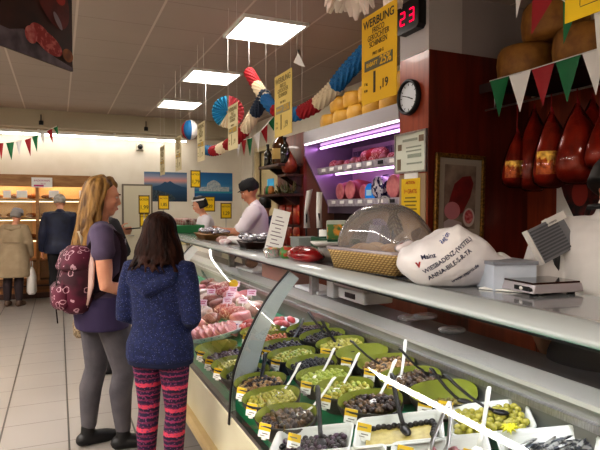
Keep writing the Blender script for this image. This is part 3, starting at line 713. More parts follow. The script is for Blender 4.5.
obj('disc', MB().ell((0, 0, 0), (.04, .004, .035), 16, 8), YEL, t); obj('pick', MB().tube([(0, 0, -.13), (0, 0, -.02)], .003, 6), WHITE, t)

# things on the work top under the shelf
t = thing('wooden_box', 'pinkish brown box on the work top under the shelf', 'box', (1.68, 4.05, .943))
obj('box_body', MB().bx(-.09, .09, -.33, .33, 0, .14), mat('pink brown laminate', 'a9796c', .5), t, bevel=.004)
obj('lid_edge', MB().bx(-.095, .095, -.335, .335, .14, .15), mat('pink brown laminate', '', .5), t)
t = thing('cutting_board', 'white cutting board with paper on the work top, near the pinkish box', 'board', (1.68, 3.45, .943))
obj('board', MB().bx(-.1, .1, -.2, .2, 0, .02), WHITE, t, bevel=.004); obj('paper_sheet', MB().bx(-.09, .08, -.15, .17, .021, .024), PAPER, t)
t = thing('cutting_board', 'white cutting board with a brown meat piece, beyond the pinkish box', 'board', (1.68, 4.85, .943))
obj('board', MB().bx(-.1, .1, -.25, .25, 0, .02), WHITE, t, bevel=.004)
o = obj('meat_piece', MB().ell((0, 0, .05), (.06, .09, .05)), mat('roast crust', '9a6a4a', .5, col2='7c4e35', scale=20), None, (1.66, 4.86, .962)); tag(o, 'brown roast piece on the white board under the shelf', 'meat')
t = thing('scale', 'white counter scale on the work top under the shelf, below the bread basket', 'scale', (1.70, 2.85, .943))
obj('housing', MB().bx(-.1, .1, -.16, .16, .02, .09), mat('off white plastic', 'd3d0cb', .4), t, bevel=.01)
obj('pan', MB().bx(-.12, .11, -.19, .19, .1, .115), STEEL, t); obj('pan_support', MB().bx(-.03, .03, -.03, .03, .085, .1), STEEL, t)
obj('display', MB().bx(-.105, -.1, -.06, .06, .04, .07), BLACK, t)
t = thing('scale_column', 'short white column box standing left of the counter scale under the shelf', 'box', (1.66, 3.14, .943))
obj('column', MB().bx(-.05, .05, -.05, .05, 0, .16), WHITE, t, bevel=.008); obj('cap', MB().bx(-.055, .055, -.055, .055, .16, .175), STEEL, t)
for i, (y, x) in enumerate(((2.33, 1.66), (2.25, 1.70), (2.02, 1.68))):
    o = tag(obj('plastic_lid', MB().rings([oval(.9, 0, .07, .055, 20), oval(1, .012, .07, .055, 20), oval(.85, .02, .07, .055, 20)]), glassy('clear plastic', 'f0f2f2', 1.45, .15, .18), None, (x, y, .944 + (.02 if i == 1 else 0))), 'clear plastic lid lying on the steel work top', 'lid', 'clear lids on the work top')  # flat clear lids left lying on the steel
t = thing('plastic_tub', 'clear round plastic tub on the steel work top at right edge', 'tub', (1.66, 1.0, .943))
obj('tub_body', MB().lathe([(.05, 0), (.06, .07), (.063, .072), (.063, .078), (.057, .078), (.047, .004)]), glassy('clear plastic', '', 1.45), t)
obj('lid', MB().lathe([(.064, .078), (.064, .086), (.05, .09)]), glassy('clear plastic', '', 1.45), t)
# ------------------------------------------------------------------ red wood cladding, pillar, niche wall
def st(n, mb, m, **k): return struct(n, mb, m, **k)
st('trim_4', MB().bx(2.6, 2.92, 3.42, 3.80, 0, 2.74), [REDW2])            # pillar cladding, left face side
st('trim_5', MB().bx(2.602, 3.66, 3.415, 3.44, 0, 2.742), REDW)          # cladding facing the camera
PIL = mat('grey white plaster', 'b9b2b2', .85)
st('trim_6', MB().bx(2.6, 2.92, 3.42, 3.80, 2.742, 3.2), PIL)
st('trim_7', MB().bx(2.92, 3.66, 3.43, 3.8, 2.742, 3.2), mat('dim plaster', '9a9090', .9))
st('trim_8', MB().bx(3.63, 3.66, -2.0, 3.42, 0, 2.45), wood('niche veneer', '93401f', '742c12', .35, 5, (1, 1, .1)))
st('trim_9', MB().bx(2.62, 2.66, 5.78, 6.6, 0, 2.42), REDW)               # end cladding with the bottle shelves
st('trim_10', MB().bx(2.66, 3.66, 5.78, 5.84, 0, 2.42).bx(2.66, 3.66, 6.56, 6.6, 0, 2.42), mat('brown end wall', '6a4433', .8))
# back counter under fridge and niche
t = thing('back_cabinet', 'dark red wooden base cabinet under the meat fridge', 'cabinet', (2.9, 4.8, 0))
obj('carcass', MB().bx(-.2, .7, -1.0, .97, 0, .9), REDW, t)
obj('worktop', MB().bx(-.23, .7, -1.0, .97, .9, .94), DGREY, t)
mb = None
for k in range(3): obj('door', MB().bx(-.215, -.2, -.96 + k * .64, -.36 + k * .64, .1, .86), REDW2, t, bevel=.004)
t = thing('back_cabinet', 'red wooden base cabinet beside the clerk with steel top', 'cabinet', (3.1, 2.2, 0))
obj('carcass', MB().bx(-.2, .5, -2.5, 1.18, 0, .92), REDW, t)
obj('worktop', MB().bx(-.24, .5, -2.5, 1.18, .92, .96), DGREY, t)
for k in range(5): obj('door', MB().bx(-.215, -.2, -2.2 + k * .66, -1.56 + k * .66, .1, .88), REDW2, t, bevel=.004)

# ------------------------------------------------------------------ open meat fridge
t = thing('meat_fridge', 'open wall fridge with lilac lit shelves of packed meat', 'fridge', (0, 0, 0))
FY0, FY1 = 3.82, 5.74
LIL = mat('lilac liner', 'b898b4', .35)
obj('back_panel', MB().bx(3.25, 3.3, FY0, FY1, 1.5, 2.4), LIL, t)
side = [(2.62, 2.40), (2.62, 2.14), (2.93, 1.56), (2.93, 1.47), (3.3, 1.47), (3.3, 2.40)]
obj('side_panel', MB().prism(side, FY1, FY1 + .03), mat('lilac side', 'a58bb0', .25, .3), t)
obj('side_panel', MB().prism(side, FY0 - .015, FY0), LIL, t)
obj('canopy', MB().prism([(2.62, 2.40), (2.62, 2.27), (2.66, 2.25), (3.25, 2.25), (3.25, 2.40)], FY0, FY1), mat('dark grey canopy', '5e4f66', .3), t)
obj('fascia', MB().bx(2.60, 2.62, FY0, FY1, 2.27, 2.405), mat('silver fascia', 'c6c2c6', .2, .45), t)
LL = glow('lilac tube', 'efb8ff', 3.2)
obj('edge_lamp', MB().bx(2.6, 2.625, FY0 + .02, FY1 - .02, 2.252, 2.268), glow('edge tube', 'ffe2f2', 1.5), t)
obj('shelf_glow', MB().tube([(2.8, FY0 + .05, 2.225), (2.8, FY1 - .05, 2.225)], .013), LL, t)
obj('shelf_glow', MB().tube([(3.0, FY0 + .05, 1.93), (3.0, FY1 - .05, 1.93)], .012), LL, t)
RAIL = mat('price rail', 'bdb6bd', .4, col2='9d96a2', scale=25)
for z, x in ((1.965, 2.80), (1.6, 2.93)):
    s_ = obj('shelf', MB().bx(x, 3.25, FY0, FY1, z - .02, z), LIL, t)
    obj('price_rail', MB().prism([(x - .01, z - .035 if z > 1.7 else z - .05), (x - .025, z + .03), (x, z + .03), (x, z - .05)], FY0, FY1), RAIL, s_)
    for k in range(9): obj('price_tag', MB().box((x - .026, FY0 + .15 + k * .2, z - .003), (.004, .09, .035)), [PAPER, INK][k == 2], s_)
mb = MB()
for k in range(40): mb.bx(3.235, 3.25, FY0 + .03 + k * .047, FY0 + .05 + k * .047, 2.0, 2.2)
obj('grille', mb, mat('lilac grille', '8d7896', .5), t)
obj('base', MB().prism([(2.93, 1.56), (2.93, 1.47), (3.3, 1.47), (3.3, 1.56)], FY0, FY1), mat('dark grey base', '4a3f4c', .5), t)
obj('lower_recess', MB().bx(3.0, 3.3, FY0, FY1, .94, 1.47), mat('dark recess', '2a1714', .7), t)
MEAT = mat('cut ham face', 'd98a8a', .35, col2='c46a74', scale=18, coat=.3); RIND = mat('ham rind', '9d4a4c', .4)
WRAP = mat('silver wrap print', 'cfcbd6', .25, .3, col2='2d2a55', scale=22, contrast=(.5, .55))
for i, (y, s_, w) in enumerate(((5.53, 1.2, 0), (5.28, 1.3, 0), (5.03, 1.0, 0), (4.70, 1.4, 1), (4.42, 1.4, 0), (4.16, 1.35, 1), (3.96, 1.1, 2))):
    t = thing('packed_ham', ['round cut pink ham at far end of the lower fridge shelf', 'pink ham half next to the far end of the lower fridge shelf', 'small pink ham piece left of the bright blue pack', 'silver wrapped ham behind the blue pack on the lower fridge shelf', 'big cut ham right of the bright blue pack', 'silver printed ham pack at the near end of the lower fridge shelf', 'dark wrapped ham beside the pillar on the lower fridge shelf'][i], 'meat', (3.06, y, 1.6))
    obj('ham_body', MB().limb([(.0, 0, .1 * s_), (.12, .03, .1 * s_)], [.095 * s_, .085 * s_], 16), [RIND, WRAP, DARKM][w], t)
    obj('cut_face', MB().ell((-.085 * s_, -.02, .1 * s_), (.025, .085 * s_, .082 * s_), 16, 8), [MEAT, WRAP, DARKM][w], t)
t = thing('blue_pack', 'bright blue plastic meat pack on the lower fridge shelf', 'package', (3.0, 4.86, 1.6))
obj('pack_body', MB().rings([[Vector((sx * .05 * k, sy * .1 * k, z)) for sx, sy in ((-1, -1), (1, -1), (1, 1), (-1, 1))] for k, z in ((.8, 0), (1, .04), (1, .14), (.7, .19))], smooth=False), mat('bright blue plastic', '1f7fd0', .25, emit=.15), t, bevel=.02)  # the blue also glows faintly, brightness put into its colour
obj('pack_label', MB().box((-.053, 0, .09), (.004, .1, .06)), mat('pale blue print', 'a9d5ea', .4), t)
for i in range(12):
    y = FY0 + .12 + i * .15
    me = MB().limb([(-.06, 0, .045), (.07, 0, .05)], [.05 + .01 * (i % 3), .045], 12); o = obj('cured_meat', me, [DARKM, SAL, DARKM, SAL][i % 4], None, (2.99, y, 1.972), R.uniform(-.6, .6))
    tag(o, ['dark cured meat', 'marbled salami'][i % 2] + ' on the upper fridge shelf', 'meat', ['dark cured meats', 'marbled salamis'][i % 2] + ' on the upper fridge shelf')
t = thing('salami_bundle', 'large red salami roll pack in the middle of upper fridge shelf', 'meat', (2.95, 4.75, 1.967))
obj('roll', MB().limb([(0, -.14, .1), (0, .16, .1)], [.075, .07], 16), SAL, t); obj('pack_band', MB().limb([(0, -.02, .1), (0, .04, .1)], [.078, .078], 16), RED, t)

# cheese wheels on top of the fridge
CH = mat('yellow cheese rind', 'c99a34', .5, col2='b58425', scale=12); CH2 = mat('brown cheese rind', '9a6a2c', .6, col2='7d5220', scale=14, bump=.15)
def wheel(loc, r, h, m, label, group, rot=None):
    o = obj('cheese', MB().lathe([(r * .2, 0), (r * .9, 0), (r * .99, h * .15), (r * 1.03, h * .5), (r * .99, h * .85), (r * .9, h), (r * .2, h)], n=28), m, None, loc)
    if rot: o.rotation_euler = rot
    return tag(o, label, 'cheese', group)
for i in range(6): wheel((2.86, 5.5 - i * .31, 2.407), .145, .17, CH, ['yellow cheese wheel at far left of bottom row on the fridge', 'second yellow cheese wheel from the far end, bottom row on the fridge', 'third yellow cheese wheel from the far end, bottom row on the fridge', 'fourth yellow cheese wheel from the far end, bottom row on the fridge', 'fifth yellow cheese wheel from far end, bottom row, behind the yellow sign', 'nearest yellow cheese wheel of bottom row, beside the pillar'][i], 'cheese wheels on the meat fridge')
for i in range(5): wheel((2.9, 5.34 - i * .31, 2.578), .145, .17, CH, ['far left yellow cheese wheel of the upper row on the fridge', 'second yellow cheese wheel of the upper row on the fridge', 'third yellow cheese wheel of the upper row on the fridge', 'fourth yellow cheese wheel of upper row, behind the yellow sign', 'nearest yellow cheese wheel of upper row, beside the pillar'][i], 'cheese wheels on the meat fridge')

# ------------------------------------------------------------------ on the pillar
C = Vector((2.6, 3.652, 2.418))
t = thing('wall_clock', 'round black rimmed wall clock on the red pillar', 'clock', C, -PI / 2)
def disc(r, y0, y1, n=36): return MB().rings([[Vector((r * math.cos(2 * PI * j / n), y, r * math.sin(2 * PI * j / n))) for j in range(n)] for y in (y0, y1)], smooth=False)
def rim(r0, r1, y0, y1, n=36):
    q = lambda r, y: [Vector((r * math.cos(2 * PI * j / n), y, r * math.sin(2 * PI * j / n))) for j in range(n)]
    return MB().rings([q(r0, y1), q(r0, y0), q((r0 + r1) / 2, y0 - .008), q(r1, y0), q(r1, y1)], 0, False)
obj('rim', rim(.118, .142, -.035, 0), BLACK, t); obj('dial', disc(.12, -.018, 0), mat('clock dial', 'cfd2d6', .5), t)
mb = MB()
for k in range(12):
    a = PI / 6 * k; mb.box((.1 * math.sin(a), -.0195, .1 * math.cos(a)), (.006, .002, .018), rot=Matrix.Rotation(a, 3, 'Y'))
obj('hour_marks', mb, INK, t)
obj('hour_hand', MB().box((.028, -.021, -.012), (.065, .002, .008), rot=Matrix.Rotation(rad(22), 3, 'Y')), INK, t)
obj('minute_hand', MB().box((-.035, -.023, .01), (.1, .002, .006), rot=Matrix.Rotation(rad(16), 3, 'Y')), INK, t)
t = thing('number_display', 'black ticket number display with glowing red 23 on the white column', 'display', (2.6, 3.605, 3.035), -PI / 2)
obj('case', MB().prism([(-.15, -.09), (-.15, .09), (-.1, .12), (.1, .12), (.15, .09), (.15, -.09), (.12, -.115), (-.12, -.115)], -.07, 0), BLACK, t)
LED = glow('red led', 'ff0a3c', 1.1)
SEG = {'2': 'abged', '3': 'abgcd'}
for ch, x in (('2', -.06), ('3', .06)):
    mb = MB(); w, h, k = .07, .06, .014
    for s_ in SEG[ch]:
        c, d = {'a': ((0, h), (w, k)), 'g': ((0, 0), (w, k)), 'd': ((0, -h), (w, k)), 'b': ((w / 2, h / 2), (k, h)), 'c': ((w / 2, -h / 2), (k, h)), 'e': ((-w / 2, -h / 2), (k, h)), 'f': ((-w / 2, h / 2), (k, h))}[s_]
        mb.box((x + c[0] * .8, -.072, c[1] * .8), (d[0] * .8, .004, d[1] * .8))
    obj('digit', mb, LED, t)
t = thing('framed_notice', 'white framed certificate on the pillar above the yellow notice', 'notice', (2.6, 3.638, 1.975), -PI / 2)
obj('frame', MB().bx(-.215, .215, -.02, 0, -.165, -.15).bx(-.215, .215, -.02, 0, .15, .165).bx(-.215, -.2, -.02, 0, -.15, .15).bx(.2, .215, -.02, 0, -.15, .15), STEEL, t)
obj('sheet', MB().bx(-.2, .2, -.012, 0, -.15, .15), mat('notice paper', 'd8dccf', .6), t)
mb = MB()
for x, z, w, h in ((0, .1, .2, .02), (.05, .04, .2, .012), (.05, .01, .2, .012), (.06, -.03, .18, .03), (.06, -.09, .2, .012)): mb.box((x, -.014, z), (w, .002, h))
obj('printed_lines', mb, mat('pale print', '9aa394', .6), t)
for c_, d_ in (((-.14, -.014, .05), (.05, .002, .05)), ((-.15, -.014, -.09), (.05, .002, .09)), ((.15, -.014, .1), (.06, .002, .05))): obj('printed_stamp', MB().box(c_, d_), mat('brown print', '7d6a55', .6), t)
t = thing('pin_board', 'grey brown pin board behind the yellow notice on the pillar', 'board', (2.602, 3.612, 1.56), -PI / 2)
obj('board', MB().bx(-.175, .175, -.012, 0, -.3, .24), mat('fawn board', 'a48a6e', .7), t)
obj('paper_strip', MB().bx(-.1, .08, -.016, -.012, .2, .25), PAPER, t)
t = thing('yellow_notice', 'yellow printed notice sheet hanging below the framed certificate', 'notice', (2.5895, 3.625, 1.61), -PI / 2)
obj('sheet', MB().bx(-.125, .125, -.004, 0, -.155, .155), YEL, t)
mr = mat('red print', 'c0341c', .6)
text('AKTION', .035, mr, t, (0, -.006, .12)); text('1+ GRATIS', .05, mr, t, (0, -.006, .05), sx=.75)
mb = MB()
for z in (0, -.03, -.06, -.09, -.12): mb.box((0, -.005, z), (.14 + .03 * (int(z * 100) % 2), .002, .012))
obj('printed_lines', mb, mat('olive print', '7d6a12', .6), t)

# framed picture
t = thing('framed_picture', 'gilt framed picture of a cut red sausage on the red wall', 'picture', (2.892, 3.41, 1.615))
t.rotation_euler = (0, rad(1.5), 0)
w, h = .245, .335
obj('frame', MB().bx(-w, w, -.03, 0, h - .035, h).bx(-w, w, -.03, 0, -h, -h + .035).bx(-w, -w + .035, -.03, 0, -h, h).bx(w - .035, w, -.03, 0, -h, h), GOLD, t, bevel=.008)
obj('mat_board', MB().bx(-w + .03, w - .03, -.014, 0, -h + .03, h - .03), mat('grey mat board', '9a8f82', .7), t)
obj('print', MB().bx(-.155, .155, -.016, -.014, -.25, .25), mat('dim print', '6d5a50', .6, col2='8d7c6d', scale=9), t)
def blob(name, pts, m, dy): return flat(name, pts, m, t, dy)
blob('sausage_print', [(-.13, -.1), (-.06, .1), (.02, .16), (.1, .17), (.13, .11), (.1, .0), (.03, -.12), (-.05, -.17)], mat('dark red print', '7d1c1a', .5, col2='5d1414', scale=10), -.018)
n = 20
blob('cut_face_print', [(-.075 + .078 * math.cos(2 * PI * k / n), -.11 + .07 * math.sin(2 * PI * k / n)) for k in range(n)], mat('pink print', 'b3747a', .5), -.0185)
blob('plate_print', [(.09 + .06 * math.cos(2 * PI * k / n), -.16 + .075 * math.sin(2 * PI * k / n)) for k in range(n)], mat('pale plate print', 'b8a8a2', .5), -.0185)
blob('slices_print', [(.09 + .042 * math.cos(2 * PI * k / n), -.155 + .055 * math.sin(2 * PI * k / n)) for k in range(n)], mat('red slices print', '9c3038', .5, col2='c77a78', scale=40), -.019)
blob('cloth_print', [(-.155, -.2), (-.1, -.17), (.02, -.2), (.03, -.25), (-.155, -.25)], mat('pale cloth print', 'a89a98', .5), -.018)

# ------------------------------------------------------------------ niche at the right: cheese shelf, hams, bunting
t = thing('cheese_shelf', 'dark wooden shelf carrying brown cheese wheels above the hams', 'shelf', (3.3, 2.2, 2.44))
obj('board', MB().bx(-.30, .33, -2.2, 1.10, 0, .04), wood('dark red shelf', '2e0f08', '220a05', .6, 5), t)
obj('edge_strip', MB().bx(-.31, -.30, -2.2, 1.10, -.03, .04), wood('dark red shelf', '', ''), t)
wheel((3.235, 3.06, 2.482), .215, .24, CH2, 'brown cheese wheel at the left end of the shelf, bottom of its stack', 'brown cheese wheels')
wheel((3.26, 2.84, 2.725), .22, .25, CH2, 'brown cheese wheel lying on top of the left wheel', 'brown cheese wheels')
wheel((3.27, 2.56, 2.482), .23, .24, CH2, 'brown cheese wheel right of the lower left wheel, behind the yellow sign', 'brown cheese wheels')
wheel((3.27, 2.08, 2.482), .23, .24, CH2, 'brown cheese wheel on the shelf at the right edge of picture', 'brown cheese wheels')
t = thing('hanging_rail', 'thin metal rail with the hams hanging under the cheese shelf', 'rail', (3.1, 2.3, 2.3))
obj('rod', MB().tube([(0, -1.6, 0), (0, 1.05, 0)], .008), STEEL, t)
for y in (-1.4, -.2, .95): obj('hanger', MB().tube([(0, y, 0), (0, y, .14)], .005), STEEL, t)
HAM = mat('orange red ham', 'a8401c', .35, col2='7a2414', scale=9, coat=.5, bump=.4)
HFILM = glassy('red tinted film', 'f0c0b0', 1.45, .08, .1, 'b04030')
NET = mat('red netting', '8d1018', .5)
def ham(px, py0, py1, X, w, label, labelled):
    w *= 1.22; a = at(px, py0, X=X); b = at(px, py1, X=X); H = a.z - b.z
    t = thing('hanging_ham', label, 'ham', (X, a.y, b.z), group='hams hanging on the rail')
    t.rotation_euler = (0, 0, R.uniform(-.6, .6))
    obj('ham_body', MB().rings([[Vector((w * k * math.cos(2 * PI * j / 18) + .02 * k2, w * .8 * k * math.sin(2 * PI * j / 18), H * z)) for j in range(18)] for z, k, k2 in ((.0, .35, 0), (.02, .7, 0), (.08, .95, 0), (.2, 1.08, 0), (.36, 1.05, .2), (.52, .98, .5), (.7, .82, .8), (.85, .6, .6), (.96, .3, 0), (1, .15, 0))]), HAM, t)
    obj('film', MB().rings([[Vector((w * 1.06 * k * math.cos(2 * PI * j / 18) + .02 * k2, w * .88 * k * math.sin(2 * PI * j / 18), H * z)) for j in range(18)] for z, k, k2 in ((-.02, .5, 0), (.06, .98, 0), (.2, 1.1, 0), (.38, 1.07, .2), (.54, 1.0, .5), (.72, .85, .8), (.88, .6, .6), (1.0, .34, .2), (1.12, .1, 0))]), HFILM, t)
    obj('string', MB().tube([(0, 0, H * .98), (0, 0, 2.3 - b.z)], .004), NET, t)
    obj('net_knot', MB().tube([(0, 0, H * .95), (.01, 0, H * 1.12), (0, 0, H * 1.2)], [.03, .012, .006], 8), NET, t)
    if labelled:
        L = obj('golden_label', MB().strip([Vector((w * 1.17 * k * math.cos(rad(a_)) + .008, w * .98 * k * math.sin(rad(a_)), H * .18)) for a_, k in ((185, 1), (205, 1), (225, 1), (245, 1), (262, 1))], [Vector((w * 1.16 * math.cos(rad(a_)) + .012, w * .97 * math.sin(rad(a_)), H * .52)) for a_ in (185, 205, 225, 245, 262)]), mat('golden foil', 'd6a73a', .3, .4, col2='8f6a22', scale=40), t)
        L['label'] = 'golden foil label'
ham(517, 138, 187, 3.13, .085, 'ham with golden label hanging first from the left', True)
ham(534, 118, 190, 3.22, .1, 'plain orange ham hanging between the two hams with golden labels', False)
ham(551, 120, 187, 3.05, .09, 'ham with golden label hanging second of the labelled pair', True)
ham(577, 112, 183, 3.08, .1, 'large plain ham hanging right of both golden labels', False)
ham(600, 122, 168, 3.08, .07, 'small dark red ham cut off by right picture edge', False)
ham(592, 108, 180, 3.3, .1, 'ham hanging behind the large plain ham at right', False)
t = thing('meat_poster', 'poster with dark red meat on the niche wall behind the clerk', 'poster', (3.625, at(582, 195, X=3.62).y, 1.62), -PI / 2)
obj('sheet', MB().box((0, 0, 0), (.46, .006, .5)), mat('poster meat print', '6a1c18', .5, col2='221012', scale=9, contrast=(.4, .6)), t)
flat('white_corner_print', [(-.23, -.25), (-.23, .2), (-.16, .0), (-.02, -.25)], PAPER, t, -.005)
flat('slice_print', [(-.02 + .07 * math.cos(2 * PI * k / n), .02 + .1 * math.sin(2 * PI * k / n)) for k in range(n)], mat('bright meat print', 'a83a30', .5), t, -.005)

def bunting(label, cord, flags, name='bunting'):
    """cord: world points; flags: (fraction point a, point b, tip, colour)"""
    t = thing(name, label, 'bunting', cord[0]); o0 = Vector(cord[0])
    obj('cord', MB().tube([Vector(p) - o0 for p in cord], .004, 6), WHT, t)
    for a, b, tip, m in flags:
        a, b, tip = Vector(a) - o0, Vector(b) - o0, Vector(tip) - o0
        nrm = (b - a).cross(tip - a).normalized() * .012; mid = (a + b) / 2
        A = [a, a + (mid - a) * .5 + nrm * .3, mid + nrm, mid + (b - mid) * .5 + nrm * .3, b]
        mb = MB().strip(A, [tip + (p - mid) * .02 for p in A]); f = obj('flag', mb, m, t)
        f['label'] = {id(RED): 'red', id(GREEN): 'green', id(WHT): 'white'}[id(m)] + ' pennant'
    return t
X = 2.955
px_ = lambda x, y: at(x, y, X=X)
fl = []
for xa, ya, xb, yb, xt, yt, m in ((490, 81, 509, 76, 499, 117, GREEN), (509, 76, 531, 69.5, 520, 112, WHT), (531.5, 69, 554.5, 62, 543, 106, RED), (555.5, 61.5, 581, 54, 567, 102, GREEN), (582, 53.5, 607, 46, 596, 95, WHT)):
    fl.append((px_(xa, ya), px_(xb, yb), px_(xt, yt), m))
# further flags continue past the frame along the shelf
for k, m in enumerate((RED, GREEN, WHT)):
    y0 = fl[4][1].y - .02 - k * .24; fl.append((Vector((X, y0, 2.478)), Vector((X, y0 - .22, 2.48)), Vector((X, y0 - .11, 2.2)), m))
bunting('bunting of green, white and red pennants along the edge of cheese shelf', [px_(489.5, 81), px_(531, 69.5), px_(581, 54), Vector((X, 1.3, 2.485))], fl)
X2 = 2.5
qx = lambda x, y: at(x, y, X=X2)
bunting('upper bunting hanging in front of the brown cheese wheels, close to ceiling', [qx(505, -40), qx(545, -12), qx(575, 8), qx(600, 14), qx(640, 0)],
        [(qx(514, -35), qx(527, -26), qx(516.5, 18), WHT), (qx(533, -22), qx(556, -6), qx(531.5, 34), RED), (qx(563, 0), qx(578, 8), qx(563.5, 44), GREEN), (qx(594, 12), qx(612, 8), qx(598, 60), WHT)])

# ------------------------------------------------------------------ shelves with bottles
def wshelf(y0, y1, z, label, d=.3):
    t = thing('wall_shelf', label, 'shelf', (2.62, (y0 + y1) / 2, z)); L = (y1 - y0) / 2
    obj('board', MB().bx(-d, 0, -L, L, -.03, 0), DWOOD, t)
    for s_ in (-.7, .7): obj('bracket', MB().prism([(0, -.03), (-.2, -.03), (0, -.16)], s_ * L - .015, s_ * L + .015), DWOOD, t)
    return t
wshelf(5.82, 6.5, 2.05, 'upper dark wooden wall shelf with bottles')
wshelf(5.8, 6.05, 1.93, 'short dark wooden shelf between the two bottle shelves', .22)
wshelf(5.80, 6.55, 1.70, 'lower dark wooden wall shelf with plants and bottles', .3)
BG = mat('dark bottle glass', '1b1a12', .08, coat=.6); BG2 = mat('brown bottle glass', '4a2a12', .1, coat=.6)
def bottle(x, y, z, r, h, m, label, cap=RED, lab=True):
    t = thing('bottle', label, 'bottle', (x, y, z))
    obj('bottle_body', MB().lathe([(r * .9, 0), (r, .01), (r, h * .55), (r * .8, h * .66), (r * .36, h * .76), (r * .33, h * .95), (r * .4, h * .96), (r * .4, h)], n=14), m, t)
    if lab: obj('paper_label', MB().lathe([(r * 1.01, h * .15), (r * 1.02, h * .16), (r * 1.02, h * .44), (r * 1.01, h * .45)], n=14, caps=False), mat('bottle label', 'a5884e', .6), t)
    obj('cap', MB().lathe([(r * .42, h * .94), (r * .42, h * 1.03)], n=10), cap, t)
bottle(2.40, 6.38, 2.05, .05, .27, BG, 'slim dark bottle at the left end of upper shelf', BLACK, False)
bottle(2.42, 6.24, 2.05, .035, .15, BG, 'short dark bottle between the slim and the big brown bottle', BLACK, False)
bottle(2.44, 6.06, 2.05, .1, .42, BG2, 'big brown bottle with pale label in the middle of upper shelf', DWOOD)
bottle(2.42, 5.87, 2.05, .055, .30, BG, 'dark bottle right of the big brown bottle', BLACK, False)
o = obj('red_gourd', MB().lathe([(.02, 0), (.08, .02), (.1, .1), (.07, .17), (.035, .22), (.02, .26)], n=16), mat('orange red glaze', '8d3a20', .3, col2='6a2415', scale=20), None, (2.48, 5.82 + .06, 1.935)); tag(o, 'orange red rounded jar on the short shelf, near the fridge', 'jar')
t = thing('small_picture', 'small bright turquoise picture standing on the lower wall shelf', 'picture', (2.44, 6.38, 1.70), -PI / 2)
obj('print', MB().bx(-.11, .11, -.006, 0, .01, .2), mat('glowing turquoise print', '2aa6c4', .4, col2='1a6fa0', scale=12, emit=.25), t)  # faint glow put into the printed colour
flat('figure_print', [(-.06, .02), (-.02, .08), (0, .13), (.02, .09), (.06, .02)], mat('dark teal print', '0d4052', .5), t, -.008)
LEAF = mat('dark leaves', '3c4520', .6, col2='5a4a28', scale=15)
mb = MB()
for k in range(46):
    a = R.uniform(0, 6.28); e = R.uniform(.1, 1.4); L = R.uniform(.06, .17); b = Vector((R.uniform(-.06, .06), R.uniform(-.2, .2), .0)); d_ = Vector((math.cos(a) * math.cos(e), math.sin(a) * math.cos(e), math.sin(e)))
    mb.tube([b, b + d_ * L * .5, b + d_ * L], [.006, .02, .002], 5, sq=.2)
o = obj('dried_plant', mb, LEAF, None, (2.45, 5.98, 1.70)); tag(o, 'bushy dried herbs and leaves on the lower wall shelf', 'plant')
for k, (y, m, l) in enumerate(((6.25, GREEN, 'small green jar beside the turquoise picture'), (6.16, mat('ochre', 'a5682a', .4), 'small ochre jar on the lower wall shelf'), (6.3, DARKM, 'small dark red jar at the front of lower wall shelf'))):
    o = obj('jar', MB().lathe([(.03, 0), (.04, .01), (.04, .07), (.025, .09), (.03, .1)], n=12), m, None, (2.36 - .0 * k, y, 1.70)); tag(o, l, 'jar')
# red printed packs on a rack under the lower shelf
for k in range(6):
    r_, c_ = divmod(k, 3)
    o = obj('snack_bag', MB().rings([[Vector((.03 * kk * math.cos(2 * PI * j / 12), .09 * k3 * math.sin(2 * PI * j / 12), z)) for j in range(12)] for z, kk, k3 in ((0, .2, .95), (.03, .9, 1), (.12, 1.1, .98), (.2, .8, 1), (.24, .15, .95))]), mat('red snack print', '9c2a18', .3, col2='c27a3a', scale=14, contrast=(.55, .62)), None, (2.592, 5.93 + .22 * c_, 1.06 + .27 * r_))
    tag(o, 'red printed bag hanging under the lower wall shelf', 'package', 'red bags under the wall shelf')

# ------------------------------------------------------------------ banner with salami print, top left
az = rad(38.8); d = Vector((math.sin(az), math.cos(az), 0)); pr = at(71.8, 71.8, Y=3.25)
t = thing('hanging_banner', 'large dark banner printed with sliced red salami hanging from the ceiling', 'banner', pr)
t.rotation_euler = (0, 0, PI / 2 - az)        # local +x points along the banner, away from the camera
obj('sheet', MB().bx(-1.0, 0, -.006, .006, 0, .66), mat('banner print dark', '241512', .5, col2='4a2016', scale=4, contrast=(.35, .7)), t)
mbk = lambda pts, dy=-.009: [(x, z) for x, z in pts]
tt = t
def bp(name, pts, m, dy): return obj(name, MB().poly([(x, dy, z) for x, z in pts]), m, tt)
bp('marble_print', [(-1.0, 0), (0, 0), (0, .02), (-.14, .04), (-.3, .08), (-.36, .12), (-.45, .09), (-1, .10)], mat('grey marble print', '6f6470', .5, col2='3d343c', scale=9), -.008)
def ovl(cx, cz, a, b, th=0, n=22): return [(cx + a * math.cos(2 * PI * k / n) * math.cos(th) - b * math.sin(2 * PI * k / n) * math.sin(th), cz + a * math.cos(2 * PI * k / n) * math.sin(th) + b * math.sin(2 * PI * k / n) * math.cos(th)) for k in range(n)]
MARB = mat('marbled salami print', '8d1f22', .5, col2='b9605a', scale=45, contrast=(.5, .62))
bp('salami_print', ovl(-.19, .10, .105, .05, rad(-15)), MARB, -.010)
bp('salami_print', ovl(-.25, .125, .075, .048, rad(-15)), MARB, -.0105)
bp('cut_face_print', ovl(-.315, .105, .042, .043), mat('pale salami print', 'c07a74', .5, col2='a03a3c', scale=30), -.012)
bp('ham_print', ovl(-.17, .38, .12, .2, rad(30)), mat('dark ham print', '4a1512', .5, col2='6d221a', scale=9), -.009)
bp('garlic_print', ovl(-.12, .235, .018, .05, rad(40)), mat('grey print', '8d8088', .5), -.0115)
bp('bread_print', ovl(-.045, .075, .043, .035), mat('orange bread print', '9a5a22', .5, col2='6a3a16', scale=20), -.0115)
bp('peppers_print', ovl(-.1, .36, .04, .035), mat('red print bright', 'a82a1c', .5), -.0115)
